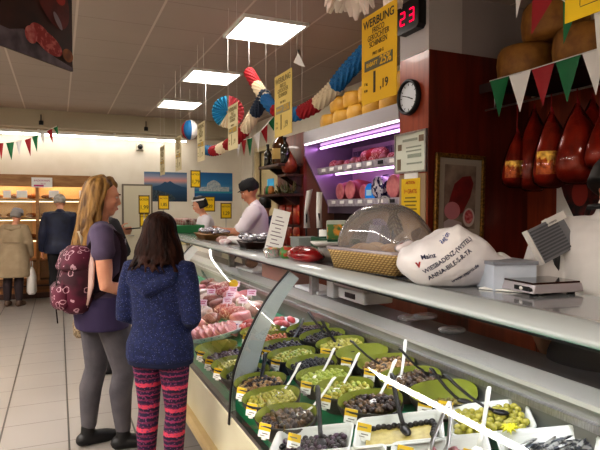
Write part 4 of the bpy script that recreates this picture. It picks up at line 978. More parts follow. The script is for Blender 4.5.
for x in (-.95, -.05): obj('cord', MB().tube([(x, 0, .66), (x, 0, CE - pr.z)], .003, 6), WHT, t)

# ------------------------------------------------------------------ hanging price signs
SGN = mat('printed yellow card', 'c79c12', .6); SGN2 = mat('pale yellow card', 'd0b768', .6); SGN3 = mat('faded cream card', 'cfc29a', .6)
def hang_sign(yc, zc, w, h, m, label, full, X=1.32, tilt=0):
    t = thing('hanging_sign', label, 'sign', (X, yc, zc), -PI / 2, 'hanging price signs'); t.rotation_euler = (0, rad(tilt), -PI / 2)
    obj('card', MB().box((0, 0, 0), (w, .003, h)), m, t)
    for x in (-.42, .42): obj('cord', MB().tube([(x * w, 0, h / 2 - .005), (x * w, 0, CE - zc)], .001, 5), WHT, t)
    k = w / .29; y = -.003; di = mat('dark print', '3a3228', .7) if m is SGN else mat('soft print', '7d704a', .7); gr = mat('grey print band', '55503c', .6) if m is SGN else mat('soft grey band', '8d8468', .6)
    text('WERBUNG', .052 * k, di, t, (0, y, h * .395), bold=.0008)
    text('FRISCO', .036 * k, di, t, (.0, y, h * .30), sx=.85); text('GEKOCHTER', .036 * k, di, t, (.0, y, h * .225), sx=.85); text('SCHINKEN', .036 * k, di, t, (.0, y, h * .15), sx=.85)
    text('PRO 100 G', .022 * k, di, t, (0, y, h * .04), sx=.9)
    obj('rebate_band', MB().box((0, y, -h * .07), (w * .8, .002, h * .12)), gr, t)
    lt = mat('pale print', '', .6) if 'pale print' in MATS else PAPER
    text('RABATT', .026 * k, SGN, t, (-.05 * k, y - .0015, -h * .07), bold=.0006); text('25%', .055 * k, SGN, t, (.062 * k, y - .0015, -h * .07), bold=.001)
    text('1', .135 * k, di, t, (-.03 * k, y, -h * .29), bold=.002); text(',19', .055 * k, di, t, (.05 * k, y, -h * .33), bold=.001)
    text('1 kg', .018 * k, di, t, (-.105 * k, y, -h * .27)); text('9,90', .018 * k, di, t, (-.105 * k, y, -h * .35))
    return t
hang_sign(2.098, 2.21, .29, .405, SGN, 'nearest hanging yellow sign with 25% and 1,19, largest of the row', True)
hang_sign(3.23, 2.19, .29, .40, SGN2, 'second hanging yellow price sign, in front of the blue and red garland', True)
hang_sign(4.325, 2.195, .27, .37, SGN3, 'third hanging pale price sign, in front of the paper rosette', True)
hang_sign(5.42, 2.195, .3, .385, SGN3, 'fourth hanging pale price sign, beside the far end of the garland', True)
hang_sign(6.55, 2.185, .34, .41, SGN3, 'fifth hanging pale price sign from the camera', True)
hang_sign(7.64, 2.19, .36, .40, SGN3, 'farthest hanging pale price sign, above the volcano poster', True)
# the yellow sign at the top right edge
p0 = at(565, 24, X=1.9)
t = thing('hanging_sign', 'bright yellow sign with a euro mark at the top right corner', 'sign', (1.9, p0.y - .2, p0.z + .2), -PI / 2)
obj('card', MB().box((0, 0, 0), (.4, .003, .4)), YEL, t)
text('€', .06, mat('dark print', '', .7), t, (-.083, -.003, -.125)); obj('border_print', MB().box((0.02, -.002, -.155), (.3, .001, .003)).box((-.13, -.002, 0), (.003, .001, .3)), mat('dark print', '', .7), t)
for x in (-.18, .18): obj('cord', MB().tube([(x, 0, .2), (x, 0, CE - t.location.z)], .002, 5), WHT, t)
# yellow frames at the far end of the counter
def ysign(px, py0, py1, Y, wpx, label, stand=True, txt='1,89'):
    a = at(px, py0, Y=Y); b = at(px, py1, Y=Y); h = a.z - b.z; w = (at(px + wpx / 2, py0, Y=Y) - at(px - wpx / 2, py0, Y=Y)).x
    t = thing('framed_price_sign', label, 'sign', (a.x, Y, b.z))
    obj('card', MB().bx(-w / 2, w / 2, -.004, 0, 0, h), YEL, t)
    mb = MB()
    for s_ in (-1, 1): mb.bx(s_ * w / 2 - .006, s_ * w / 2 + .006, -.01, .006, -.01, h + .01)
    mb.bx(-w / 2, w / 2, -.01, .006, h - .006, h + .008).bx(-w / 2, w / 2, -.01, .006, -.008, .006)
    obj('frame', mb, mat('dark brown frame', '5a4416', .5), t)
    text('AKTION', h * .17, INK, t, (0, -.006, h * .78), sx=.9); text(txt, h * .34, INK, t, (0, -.006, h * .32), sx=.85)
    if stand: obj('rod', MB().tube([(0, .005, 0), (0, .005, 1.2 - b.z)], .006, 6), STEEL, t)
ysign(144, 196, 213, 7.2, 10, 'yellow framed price sign farthest left, beside the blonde woman\'s face', txt='1,99')
ysign(144, 214, 226, 7.3, 8, 'narrow yellow sign hanging below the leftmost framed price sign', False, '2')
ysign(163.5, 195.5, 209, 7.2, 10, 'yellow framed price sign reading 1,85 below the volcano poster', txt='1,85')
ysign(209, 197, 211, 8.4, 11, 'yellow framed price sign behind the dark haired shop assistant', False, '0,89')
ysign(226, 203.5, 218, 8.3, 10, 'yellow framed price sign nearest the man in white', txt='1,29')
ysign(195.5, 171, 187, 7.6, 9, 'yellow sign hanging between the two blue posters', False, '1,79')
for tname in ():
    pass

# ------------------------------------------------------------------ garlands, rosette, paper ball
def garland(pts, cols, label, r=.075, hooks=()):
    pts = [Vector(p) for p in pts]; P = []
    for i in range(len(pts) - 1):
        a, b, c, d_ = pts[max(i - 1, 0)], pts[i], pts[i + 1], pts[min(i + 2, len(pts) - 1)]
        for k in range(10):
            u = k / 10; P.append(.5 * ((2 * b) + (c - a) * u + (2 * a - 5 * b + 4 * c - d_) * u * u + (3 * b - a - 3 * c + d_) * u ** 3))
    P.append(pts[-1]); L = [0]
    for i in range(1, len(P)): L.append(L[-1] + (P[i] - P[i - 1]).length)
    def ev(s_):
        for i in range(1, len(P)):
            if L[i] >= s_: u = (s_ - L[i - 1]) / max(L[i] - L[i - 1], 1e-6); return P[i - 1].lerp(P[i], u)
        return P[-1]
    t = thing('paper_garland', label, 'garland', pts[0]); o0 = pts[0]; n = len(cols)
    for k, m in enumerate(cols):
        s0, s1 = L[-1] * k / n, L[-1] * (k + 1) / n; NQ = 20; c = [ev(s0 + (s1 - s0) * q / NQ) - o0 for q in range(NQ + 1)]
        mb = MB(); tw = k * .3
        # rippled honeycomb cross sections
        rings = []; prev = None
        for q, p in enumerate(c):
            tg = (c[min(q + 1, NQ)] - c[max(q - 1, 0)]).normalized(); u = tg.cross(Vector((0, 0, 1))).normalized(); w = u.cross(tg)
            rr = r * (1.0 if q % 2 else .8); tw += .1
            rings.append([p + (u * math.cos(2 * PI * j / 20 + tw) + w * math.sin(2 * PI * j / 20 + tw)) * rr * (1 if j % 2 else .86) for j in range(20)])
        mb.rings(rings, 0, True, False)
        f = obj('tissue_section', mb, m, t)
    for h in hooks:
        h = Vector(h) - o0; obj('cord', MB().tube([h, (h.x, h.y, CE - o0.z)], .002, 5), WHT, t)
    return t
DB = mat('dark blue tissue', '1c2a40', .7)
G = lambda l, X=1.7: [at(x, y, X=X) for x, y in l]
g1 = G([(249, 72), (256, 84), (263, 95), (273, 108), (287, 115), (302, 112), (318, 103), (333, 89), (347, 72), (366, 52), (380, 36)])
garland(g1, [REDT, CREAM, BLUE, REDT, BLUE, REDT, CREAM, BLUE, BLUE], 'thick red, cream and blue paper garland in the middle, swinging up to the pillar', .06, (g1[0], g1[5]))
g2 = G([(206, 150), (213, 151), (220, 149), (231, 143), (243, 132), (254, 115), (266, 94)])
garland(g2, [BLUE, REDT, CREAM, REDT, REDT, CREAM, DB], 'red, cream and dark blue paper garland farther back, over the far counter', .066, (g2[0], g2[-1]))
o = None
p = at(228, 112, X=1.5)
t = thing('paper_rosette', 'round folded paper rosette in blue, pink and cream hanging from ceiling', 'rosette', p, rad(-24))
for k, m in enumerate((mat('pink tissue paper', 'd0646e', .7), mat('light blue tissue', '3f9fc8', .7), mat('cream tissue paper', '', .8))):
    a0, a1 = ((-50, 85), (95, 235), (235, 310))[k]; mb = MB(); A = []; B = []; nn = int((a1 - a0) / 7)
    for q in range(nn + 1):
        a = rad(a0 + (a1 - a0) * q / nn); s_ = -.02 if q % 2 else .02
        A.append(Vector((.015 * math.cos(a), s_ * .2, .015 * math.sin(a)))); B.append(Vector((.155 * math.cos(a), s_, .155 * math.sin(a))))
    obj('fan_section', MB().strip(A, B, smooth=False), m, t)
obj('cord', MB().tube([(0, 0, .1), (0, 0, CE - p.z)], .002, 5), WHT, t)
p = at(190, 130, X=1.7)
t = thing('honeycomb_ball', 'striped blue and cream paper ball at the far end of the garlands', 'paper ball', p)
for k in range(3):
    mb = MB(); rs = []
    for i in range(9):
        ph = rad(k * 60 + i * 7.5 + 30); rs.append([Vector((.12 * math.sin(PI * j / 12) * math.cos(ph), .12 * math.sin(PI * j / 12) * math.sin(ph), .14 * math.cos(PI * j / 12))) for j in range(13)])
    mb.rings(rs, 0, False, True, False)
    rs = []
    for i in range(9):
        ph = rad(180 + k * 60 + i * 7.5 + 30); rs.append([Vector((.12 * math.sin(PI * j / 12) * math.cos(ph), .12 * math.sin(PI * j / 12) * math.sin(ph), .14 * math.cos(PI * j / 12))) for j in range(13)])
    mb.rings(rs, 0, False, True, False); obj('tissue_section', mb, [BLUE, WHT, REDT][k], t)
obj('cord', MB().tube([(0, 0, .12), (0, 0, CE - p.z)], .002, 5), WHT, t)
def tassel(px, py, X, r, label, seed, n=26):
    p = at(px, py, X=X); t = thing('tissue_fan', label, 'paper decoration', p); rr = random.Random(seed); mb = MB()
    for k in range(n):
        a = 2 * PI * k / n; e = rr.uniform(-.5, -.1); L = r * rr.uniform(.8, 1)
        d_ = Vector((math.cos(a) * math.cos(e), math.sin(a) * math.cos(e), math.sin(e)))
        mb.tube([(0, 0, 0), d_ * L * .5 + Vector((0, 0, .02)), d_ * L * .85, d_ * L + Vector((0, 0, -.05))], [.012, .028, .032, .008], 7, sq=.45)
    obj('fringe', mb, mat('cream fringe paper', 'f6ece2', .8, col2='f0dcd4', scale=9), t); obj('top_disc', MB().lathe([(.05, 0), (.1, .02), (.05, .05)], n=14), CREAM, t)
    obj('cord', MB().tube([(0, 0, .02), (0, 0, CE - p.z)], .003, 5), WHT, t)
tassel(349, -10, 1.25, .125, 'cream fringed paper decoration at the top edge, left of the nearest sign', 3)
tassel(393, -4, 1.9, .065, 'small cream fringed paper decoration beside the number display', 5)
# loose pennants
p = at(297, 50, X=1.5)
t = thing('paper_pennant', 'white triangular paper flag hanging from the ceiling alone', 'pennant', p)
obj('flag', MB().strip([Vector((0, 0, 0)), Vector((.004, .002, .0)), Vector((.01, -.02, 0))], [at(305, 67, X=1.5) - p, at(299, 65, X=1.5) - p, at(293.5, 62.5, X=1.5) - p]), WHT, t)
obj('cord', MB().tube([(0, 0, 0), (0, 0, CE - p.z)], .002, 5), WHT, t)
B1 = lambda x, y: at(x, y, Y=8.0)
bunting('bunting of red, green and white pennants at the far left', [B1(-40, 136), B1(0, 143), B1(22, 140), B1(40, 134), B1(57, 126)],
        [(B1(-24, 139), B1(-15, 141), B1(-19, 158), WHT), (B1(-13, 141), B1(-5, 142), B1(-9, 158), GREEN), (B1(-2, 143), B1(3.5, 143), B1(1.5, 160), RED), (B1(6, 143), B1(14, 142), B1(11.5, 160), GREEN), (B1(15.5, 142), B1(22, 140.5), B1(19, 156), WHT), (B1(24.5, 140), B1(31, 138), B1(30.5, 156), RED), (B1(32, 137), B1(38, 134.5), B1(37, 152), GREEN), (B1(40, 133.5), B1(45, 131.5), B1(44, 145), WHT), (B1(47, 131), B1(52, 128), B1(53, 143), RED), (B1(53.5, 128), B1(57.5, 125.5), B1(58.5, 136), GREEN)])
B2 = lambda x, y: at(x, y, Y=6.4)
bunting('bunting of red, green and white pennants below the middle garland', [B2(234, 139), B2(243, 140), B2(251, 138), B2(262, 130), B2(273, 117), B2(280, 108)],
        [(B2(236, 139), B2(241, 140), B2(238, 157), WHT), (B2(241, 140), B2(246.5, 139.5), B2(244, 156), RED), (B2(247, 139), B2(252.5, 137.5), B2(250, 156), GREEN), (B2(254, 136), B2(260, 132), B2(258.5, 153), WHT), (B2(261, 131), B2(267.5, 124.5), B2(267, 144), RED), (B2(268.5, 123), B2(274.5, 116), B2(274, 131), GREEN)])
# ------------------------------------------------------------------ on the counter's top shelf
from mathutils.bvhtree import BVHTree
SZ = 1.2225
# wicker bread basket with clear lid
WK = None
def wicker(name):
    m, nt, out = nm(name); p = N(nt, 'ShaderNodeBsdfPrincipled'); nt.links.new(p.outputs[0], out.inputs[0]); p.inputs['Roughness'].default_value = .6
    tc = N(nt, 'ShaderNodeTexCoord'); mp = N(nt, 'ShaderNodeMapping'); nt.links.new(tc.outputs['Object'], mp.inputs[0])
    w = N(nt, 'ShaderNodeTexWave', bands_direction='DIAGONAL'); w.inputs['Scale'].default_value = 26; w.inputs['Distortion'].default_value = 1.2; nt.links.new(mp.outputs[0], w.inputs['Vector'])
    z = N(nt, 'ShaderNodeTexWave', bands_direction='Z'); z.inputs['Scale'].default_value = 30; nt.links.new(mp.outputs[0], z.inputs['Vector'])
    mu = N(nt, 'ShaderNodeMath', operation='MULTIPLY'); nt.links.new(w.outputs[1], mu.inputs[0]); nt.links.new(z.outputs[1], mu.inputs[1])
    cr = N(nt, 'ShaderNodeValToRGB'); cr.color_ramp.elements[0].color = lin('8f6f3e'); cr.color_ramp.elements[1].color = lin('d9bd86'); cr.color_ramp.elements[1].position = .5
    nt.links.new(mu.outputs[0], cr.inputs[0]); nt.links.new(cr.outputs[0], p.inputs['Base Color'])
    b = N(nt, 'ShaderNodeBump'); b.inputs['Strength'].default_value = .6; b.inputs['Distance'].default_value = .004; nt.links.new(mu.outputs[0], b.inputs['Height']); nt.links.new(b.outputs[0], p.inputs['Normal'])
    return m
WK = wicker('woven wicker')
def rrect(l, w, z, r, n=6):
    pts = []
    for cx, cy, a0 in ((1, 1, 0), (-1, 1, 90), (-1, -1, 180), (1, -1, 270)):
        for k in range(n + 1):
            a = rad(a0 + 90 * k / n); pts.append(Vector((cx * (l / 2 - r) + r * math.cos(a), cy * (w / 2 - r) + r * math.sin(a), z)))
    return pts
BKT = (1.43, 2.215, SZ); BKR = rad(99)
t = thing('bread_basket', 'rectangular wicker basket of bread on the counter shelf under a clear dome', 'basket', BKT, BKR)
L_, W_ = .50, .32
obj('basket_body', MB().rings([rrect(L_ * .92, W_ * .9, .004, .03), rrect(L_, W_, .085, .03), rrect(L_ + .012, W_ + .012, .088, .035), rrect(L_ + .012, W_ + .012, .098, .035), rrect(L_ - .012, W_ - .012, .098, .03), rrect(L_ * .9, W_ * .87, .012, .03)]), WK, t)
obj('wire_foot', MB().tube([p for p in rrect(L_ * .95, W_ * .93, .004, .03)] + [rrect(L_ * .95, W_ * .93, .004, .03)[0]], .004, 6), BLACK, t)
t = thing('clear_dome', 'clear plastic dome lid with a wire handle over the bread basket', 'lid', (BKT[0], BKT[1], SZ + .099), BKR)
DOME = glassy('dome plastic', 'ecebeb', 1.5, .02, .2, 'c9c6c6')  # milky share puts a whitish sheen into the plastic itself
rs = []
for k in range(11):
    a = PI / 2 * k / 10.4; sc = math.cos(a) ** .85; rs.append(rrect((L_ + .0) * max(sc, .05), (W_ + .0) * max(sc, .05), .012 + .215 * math.sin(a) ** .95, min(.13, (W_) * max(sc, .05) / 2.02)))
obj('shell', MB().rings(rs, 0, False), DOME, t)
obj('lower_rim', MB().rings([rrect(L_ + .03, W_ + .03, .0, .05), rrect(L_ + .03, W_ + .03, .014, .05), rrect(L_ - .0, W_ - .0, .014, .05), rrect(L_ - .0, W_ - .0, .0, .05)], 0, False), glassy('dome rim', 'e6e2e6', 1.5, .05, .3, 'd8cfd8'), t)
obj('handle', MB().tube([(-.035, 0, .222), (-.03, 0, .245), (-.012, 0, .258), (.012, 0, .258), (.03, 0, .245), (.035, 0, .222)], .004, 8), STEEL, t)
for i, (x, y, a, b) in enumerate(((-.13, .04, .085, .06), (.0, -.05, .09, .06), (.12, .03, .08, .06), (-.1, -.07, .08, .055), (.03, .07, .085, .055), (.14, -.07, .07, .05))):
    M = Matrix.Translation(BKT) @ Matrix.Rotation(BKR, 4, 'Z') @ Matrix.Translation((x, y, .085))
    o = obj('bread_roll', MB().ell((0, 0, 0), (a, b, .045), 16, 9), mat('pale crust', 'c9a67c', .6, col2='b58a5c', scale=18)); o.matrix_world = M
    tag(o, 'pale bread roll inside the wicker basket under the dome', 'bread', 'rolls in the wicker basket')

# big white plastic bag with blue print
mb = MB(); c0 = Vector((1.44, 1.655, SZ))
side_ = Vector((math.cos(YAW), -math.sin(YAW), 0)); dep = Vector((math.sin(YAW), math.cos(YAW), 0))
Rb = Matrix((side_, dep, (0, 0, 1))).transposed()
nr = random.Random(5)
def bagpt(u, v):
    """u angle round, v height 0..1 in the bag's own frame; pointed on the right, round on the left"""
    c, s_ = math.cos(u), math.sin(u)
    prof = math.sin(PI * min(1, .12 + .88 * (v * .93))) ** .62 if v < .99 else .16
    x = (.212 * c) * prof; y = .135 * s_ * prof
    if c > 0: x += .04 * c * (1 - v) * prof; y *= 1 - .35 * c
    x += .03 * (v - .3) * (1 if v < .8 else 1.2)
    z = .238 * v * (1 - .32 * max(0, c) ** 2 * 1.1) * (1 - .16 * max(0, -c) ** 2)
    p = Vector((x, y, z)); w = noise.noise(p * 13 + Vector((3, 1, 2))) * .013 + noise.noise(p * 32) * .006
    q = p * (1 + w / max(p.length, .06)); q.z = max(q.z, 0.002)
    return q
rs = []
for i in range(25): rs.append([bagpt(2 * PI * j / 44, i / 24) for j in range(44)])
mb.rings(rs)
BAGP = Vector((1.40, 1.70, SZ))
t = thing('shopping_bag', 'bulging white plastic bag with blue printed lines lying on the counter shelf', 'bag', BAGP, -YAW)
bagmat = mat('white plastic film', 'dcd7d6', .42, bump=.35, bscale=16, col2='cbc6c8', scale=7, coat=.15)
bag = obj('bag_body', mb, bagmat, t)
obj('gathered_corner', MB().limb([(.2, 0, .10), (.235, -.005, .085), (.262, -.012, .07)], [.03, .022, .012], 10), bagmat, t)
bv = BVHTree.FromPolygons([v for v in mb.v], mb.f)
NAVY = mat('navy print', '2a2f52', .5); REDP = mat('red logo print', 'b8323a', .5)
def on_bag(body, size, x, z, ang, m, sx=.9, bold=.0004):
    o = text(body, size, m, t, (0, 0, 0), (0, 0, 0), 1, 'LEFT', 'lettering', bold=bold); me = o.data; ca, sa = math.cos(rad(ang)), math.sin(rad(ang))
    for v in me.vertices:
        px, pz = x + v.co.x * sx * ca - v.co.y * sa, z + v.co.x * sx * sa + v.co.y * ca
        h = bv.ray_cast(Vector((px, -1, pz)), Vector((0, 1, 0)))
        if h[0] is None: h = bv.find_nearest(Vector((px, -.1, pz)))
        v.co = Vector((px, h[0].y - .0015, pz)) if h[0] is not None else Vector((px, -.1, pz))
on_bag('WIESBADENZ-(WSTEL)', .024, -.125, .06, 36, NAVY)
on_bag('ANNA-BILE-S-R-TA', .025, -.105, .035, 36, NAVY)
on_bag('www.gspro.de', .022, -.02, .026, 33, NAVY)
on_bag('Mainz', .024, -.135, .115, 14, NAVY, bold=.0006); on_bag('Region', .02, -.06, .17, 50, mat('blue print', '3a4f9a', .5))
on_bag('V', .026, -.15, .085, 14, REDP, bold=.002)
o = obj('tissue', MB().rings([[bagpt(2 * PI * j / 16, i / 8) * .28 for j in range(16)] for i in range(9)]), mat('white red wrapper', 'ded2d2', .5, col2='b84a52', scale=26, contrast=(.58, .62)), None, at(398, 252, Z=SZ + .12))
o.location = (1.40, 1.99, SZ + .10); tag(o, 'small white and red wrapper resting between dome and white bag', 'wrapper')

# register end: envelope, carton, scale, screen
o = obj('paper_envelope', MB().poly([(0, 0, 0), (.1, -.2, 0), (.2, -.15, .001), (.13, .03, .003)]), PAPER, None, (1.42, 1.56, SZ + .004), thick=.004); tag(o, 'white envelope lying on the shelf next to the white bag', 'envelope')
t = thing('carton', 'grey blue carton on the shelf behind the slicer scale', 'box', (1.57, 1.67, SZ), rad(-14))
obj('carton_body', MB().bx(-.085, .085, -.19, .16, 0, .095), mat('grey blue card', 'c3cad6', .6, col2='b2bbc8', scale=8), t); obj('lid', MB().bx(-.09, .09, -.195, .165, .093, .105), mat('dark grey lid', '83868e', .5), t)
t = thing('counter_scale', 'flat silver counter scale with dark glass plate on the shelf at right', 'scale', (1.565, 1.33, SZ), rad(-6)); t.scale = (1, 1, .8)
obj('housing', MB().prism([(-.11, .012), (-.10, .05), (.1, .05), (.11, .012)], .0, .17), mat('silver plastic', 'aaa4a8', .35, .3), t, bevel=.004)
obj('glass_plate', MB().bx(-.1, .1, .01, .16, .05, .058), mat('dark glass', '2b1712', .08, coat=.5), t)
for x in (-.08, .08):
    for y in (.03, .14): obj('foot', MB().lathe([(.014, 0), (.014, .014)], (x, y, 0), 10), BLACK, t)
mb = MB().bx(-.112, -.106, .02, .09, .022, .04); obj('display_window', mb, BLACK, t)
obj('button', MB().lathe([(.008, 0), (.008, .006)], n=12), WHITE, t, (-.108, .055, .03)).rotation_euler = (0, -PI / 2, 0)
obj('button', MB().lathe([(.008, 0), (.008, .006)], n=12), BLACK, t, (-.108, .012, .03)).rotation_euler = (0, -PI / 2, 0)
TL, TRt, BLt = at(526, 231, X=1.62), at(561, 214, X=1.80), at(544, 264, X=1.66)
e1, e2 = TRt - TL, BLt - TL; nn_ = e1.cross(e2).normalized()
if nn_.dot(EYE - TL) < 0: nn_ = -nn_
O_ = Vector((TL.x + .07, TL.y, SZ))
t = thing('register_screen', 'tilted grey ribbed register screen beside the clerk', 'screen', O_)
def slab(u0, u1, v0, v1, h0, h1):
    P = [TL - O_ + e1 * u + e2 * v for u, v in ((u0, v0), (u1, v0), (u1, v1), (u0, v1))]
    return MB().rings([[q + nn_ * h for q in P] for h in (h0, h1)], smooth=False)
obj('screen_case', slab(0, 1, 0, 1, -.02, 0), mat('grey screen back', '6a6a6e', .45), t)
mb = MB()
for k in range(10):
    q = slab(.06, .8, .07 + k * .09, .12 + k * .09, 0, .004); mb.add(q.v, q.f, 0, False)
obj('rib', tag(mb, None) if False else mb, mat('dark grey rib', '4a4a4e', .5), t)
obj('pale_edge', slab(-.02, .02, -.01, 1, -.021, .003), mat('pale edge', 'c4bfba', .5), t)
obj('pale_corner', slab(.55, 1.08, -.06, .16, -.021, .004), mat('pale edge', '', .5), t)
obj('stand', MB().tube([TL - O_ + e1 * .6 + e2 * .75 - nn_ * .02, (TL - O_ + e1 * .6 + e2 * .75).xy.to_3d() - nn_.xy.to_3d() * .03 + Vector((0, 0, .01))], .014, 10), BLACK, t)
obj('base', MB().lathe([(.07, 0), (.07, .01), (.02, .02)], (TL - O_ + e1 * .6 + e2 * .75).xy.to_3d() - nn_.xy.to_3d() * .03, n=20), BLACK, t)

# things farther along the shelf
def sheet_stand():
    p = at(272, 256, Z=SZ)
    t = thing('menu_stand', 'leaning white printed list in a clear stand on the counter shelf', 'sign', (1.26, 3.28, SZ), rad(-20))
    rot = Matrix.Rotation(rad(14), 3, 'Y') @ Matrix.Rotation(rad(-16), 3, 'X')
    obj('sheet', MB().box(rot @ Vector((0, 0, .16)), (.115, .003, .30), rot=rot), PAPER, t)
    mb = MB()
    for k in range(9): mb.box(rot @ Vector((-.0 if k % 2 else -.008, -.003, .05 + .026 * k)), (.08 - .02 * (k % 3), .001, .006), rot=rot)
    obj('printed_lines', mb, mat('grey print', '8a8a90', .7), t)
    obj('foot', MB().bx(-.05, .05, -.02, .06, 0, .008), glassy('clear plastic', ''), t)
sheet_stand()
t = thing('salad_cup', 'small clear cup of mixed vegetables at foot of the menu stand', 'cup', (1.20, 3.10, SZ))
obj('cup', MB().lathe([(.045, 0), (.06, .055), (.063, .055), (.05, 0)], n=20, caps=False), glassy('clear plastic', ''), t)
obj('vegetables', MB().lathe([(.03, .003), (.044, .005), (.056, .048), (.03, .062), (.0, .065)], n=16), mat('mixed vegetables', '6a8a3a', .4, col2='c96a4a', scale=60, contrast=(.45, .55)), t)
def sack(name, loc, rx, ry, h, m, label, cat, rz=0, group=None):
    rs = []
    for i in range(9):
        v = i / 8; k = math.sin(PI * (.14 + .8 * v)) ** .5
        rs.append([Vector((rx * k * math.cos(2 * PI * j / 20), ry * k * math.sin(2 * PI * j / 20), h * v)) * (1 + .08 * noise.noise(Vector((math.cos(j * .314) * 2, math.sin(j * .314) * 2, v * 4 + loc[1])))) for j in range(20)])
    o = obj(name, MB().rings(rs), m, None, loc, rz); return tag(o, label, cat, group)
sack('pepper_bag', (1.27, 2.78, SZ), .09, .17, .085, mat('red peppers in film', '8f1016', .25, col2='6a0c12', scale=14, coat=.6), 'shiny red bag of peppers lying on the counter shelf', 'package')
sack('herb_bag', (1.25, 2.99, SZ), .05, .06, .075, mat('green herb print', '3f7a34', .4, col2='a53a2a', scale=30, contrast=(.5, .56)), 'small green bag of herbs next to the red pepper bag', 'package')
t = thing('crate', 'dark green plastic crate on the shelf behind the red pepper bag', 'crate', (1.56, 2.98, SZ), rad(-8))
obj('crate_wall', MB().bx(-.1, .1, -.17, -.155, 0, .12).bx(-.1, .1, .155, .17, 0, .12).bx(-.1, -.085, -.17, .17, 0, .12).bx(.085, .1, -.17, .17, 0, .12), mat('dark green plastic', '0f4a2c', .4), t); obj('crate_floor', MB().bx(-.1, .1, -.17, .17, 0, .01), mat('dark green plastic', '', .4), t)
t = thing('foam_tray', 'white foam tray lying over the edge of the green crate', 'tray', (1.42, 2.78, SZ + .0), rad(-10))
obj('tray_body', MB().rings([rrect(.16, .1, .085, .02), rrect(.2, .13, .105, .03), rrect(.2, .13, .112, .03), rrect(.16, .1, .094, .02)]), WHITE, t); obj('support_pack', MB().rings([rrect(.12, .08, 0, .02), rrect(.12, .08, .085, .02)]), mat('clear grey pack', 'a7a3a0', .3), t)
t = thing('vegetable_pack', 'carton pack with green and orange vegetable print above the green crate', 'package', (1.6, 3.03, SZ + .012), rad(-30))
obj('pack_body', MB().bx(-.06, .06, -.05, .05, 0, .215), mat('pale pack', 'a9ada2', .5), t, bevel=.006)
obj('printed_picture', MB().bx(-.055, .055, -.0525, -.05, .09, .19), mat('vegetable print', '4a6f34', .5, col2='d08a2a', scale=24, contrast=(.48, .58)), t)
t = thing('grey_box', 'grey card box on the shelf left of the green crate', 'box', (1.52, 3.32, SZ), rad(-5)); obj('box_body', MB().bx(-.08, .08, -.09, .09, 0, .1), mat('grey card', '8d938f', .6), t, bevel=.004); obj('lid', MB().bx(-.083, .083, -.093, .093, .1, .11), mat('grey card', '', .6), t)
t = thing('cling_film_roll', 'white roll of wrapping film standing beside the vegetable pack', 'roll', (1.62, 3.22, SZ)); obj('roll', MB().lathe([(.045, 0), (.045, .16)], n=18), WHITE, t); obj('core', MB().lathe([(.02, .158), (.02, .165)], n=14), BLACK, t)
for i, (px, y0, y1, wpx, l) in enumerate(((307, 190, 228, 7, 'twisted white paper sheet sticking up left of the other upright white sheet'), (319.5, 192, 228, 6, 'narrow upright white paper sheet standing behind the vegetable pack'))):
    a = at(px, y0, X=1.63); b = at(px, y1, X=1.63); w = wpx / 542 * 3.9
    P = [Vector((0, 0, 0)), Vector((.0, .01, (a.z - b.z) * .45)), Vector((.02 if i == 0 else 0, 0, a.z - b.z))]
    tw = [0, .5, .1] if i == 0 else [0, .1, 0]
    A = []; B = []
    for q, p in enumerate(P): d_ = Vector((math.cos(tw[q]), math.sin(tw[q]), .25 if i == 0 and q else 0)) * w / 2; A.append(p - d_); B.append(p + d_)
    t = thing('paper_sheet', l, 'paper', (1.63, a.y, b.z)); obj('sheet', MB().strip(A, B), PAPER, t, thick=.002)
    obj('holder', MB().tube([(0, .012, -(b.z - SZ)), (0, .012, .1)], .008, 8), BLACK, t)
t = thing('slicer', 'lilac grey meat slicer on the back worktop under the fridge', 'machine', (2.85, 4.35, .94), rad(0))
obj('base', MB().bx(-.15, .15, -.25, .25, .0, .16), mat('grey slicer', '8a8494', .3, .3), t, bevel=.02); obj('blade_guard', MB().prism([(-.02, .16), (-.05, .5), (.02, .56), (.06, .16)], -.2, .22), mat('lilac slicer guard', '7f6f98', .25, .2), t, bevel=.02); obj('carriage', MB().box((-.12, .05, .3), (.03, .22, .26), rot=Matrix.Rotation(rad(15), 3, 'Y')), mat('grey slicer', '', .3), t)
FOIL = mat('crumpled foil', 'c9c9cf', .22, .75, col2='8f8f98', scale=30, bump=.9)
def foil_tray(loc, rz, m, label, l=.36, w=.25, n=9, seed=1):
    t = thing('serving_tray', label, 'tray', loc, rz); rr = random.Random(seed)
    obj('tray_body', MB().rings([rrect(l * .85, w * .8, 0, .02), rrect(l, w, .05, .03), rrect(l + .015, w + .015, .052, .03), rrect(l - .01, w - .01, .052, .03), rrect(l * .83, w * .77, .008, .02)]), m, t)
    for k in range(n):
        me = MB().ell((0, 0, 0), (.06, .035, .028), 12, 7, fn=lambda p: p * (1 + .16 * noise.noise(p * 3 + Vector((k, 0, 0))))); o = obj('foil_parcel', me, FOIL)
        o.matrix_world = Matrix.Translation(loc) @ Matrix.Rotation(rz, 4, 'Z') @ Matrix.Translation(((k % 3 - 1) * l * .28, (k // 3 - 1) * w * .28, .065 + rr.uniform(0, .02))) @ Matrix.Rotation(rr.uniform(0, 3), 4, 'Z')
        tag(o, 'silver foil parcel piled on the ' + label.split(' on ')[0].split(' with ')[0], 'package', 'foil parcels on the ' + label.split(' ')[0] + ' tray')
foil_tray((1.40, 3.95, SZ), rad(80), mat('dark brown tray', '3a2216', .4), 'dark brown tray with foil parcels on the shelf before the man in white', .42, .28, 9, 2)
foil_tray((1.42, 5.35, SZ), rad(85), mat('tan wicker tray', '9c7442', .6), 'tan tray with foil parcels on the shelf near the far end', .62, .3, 9, 3)
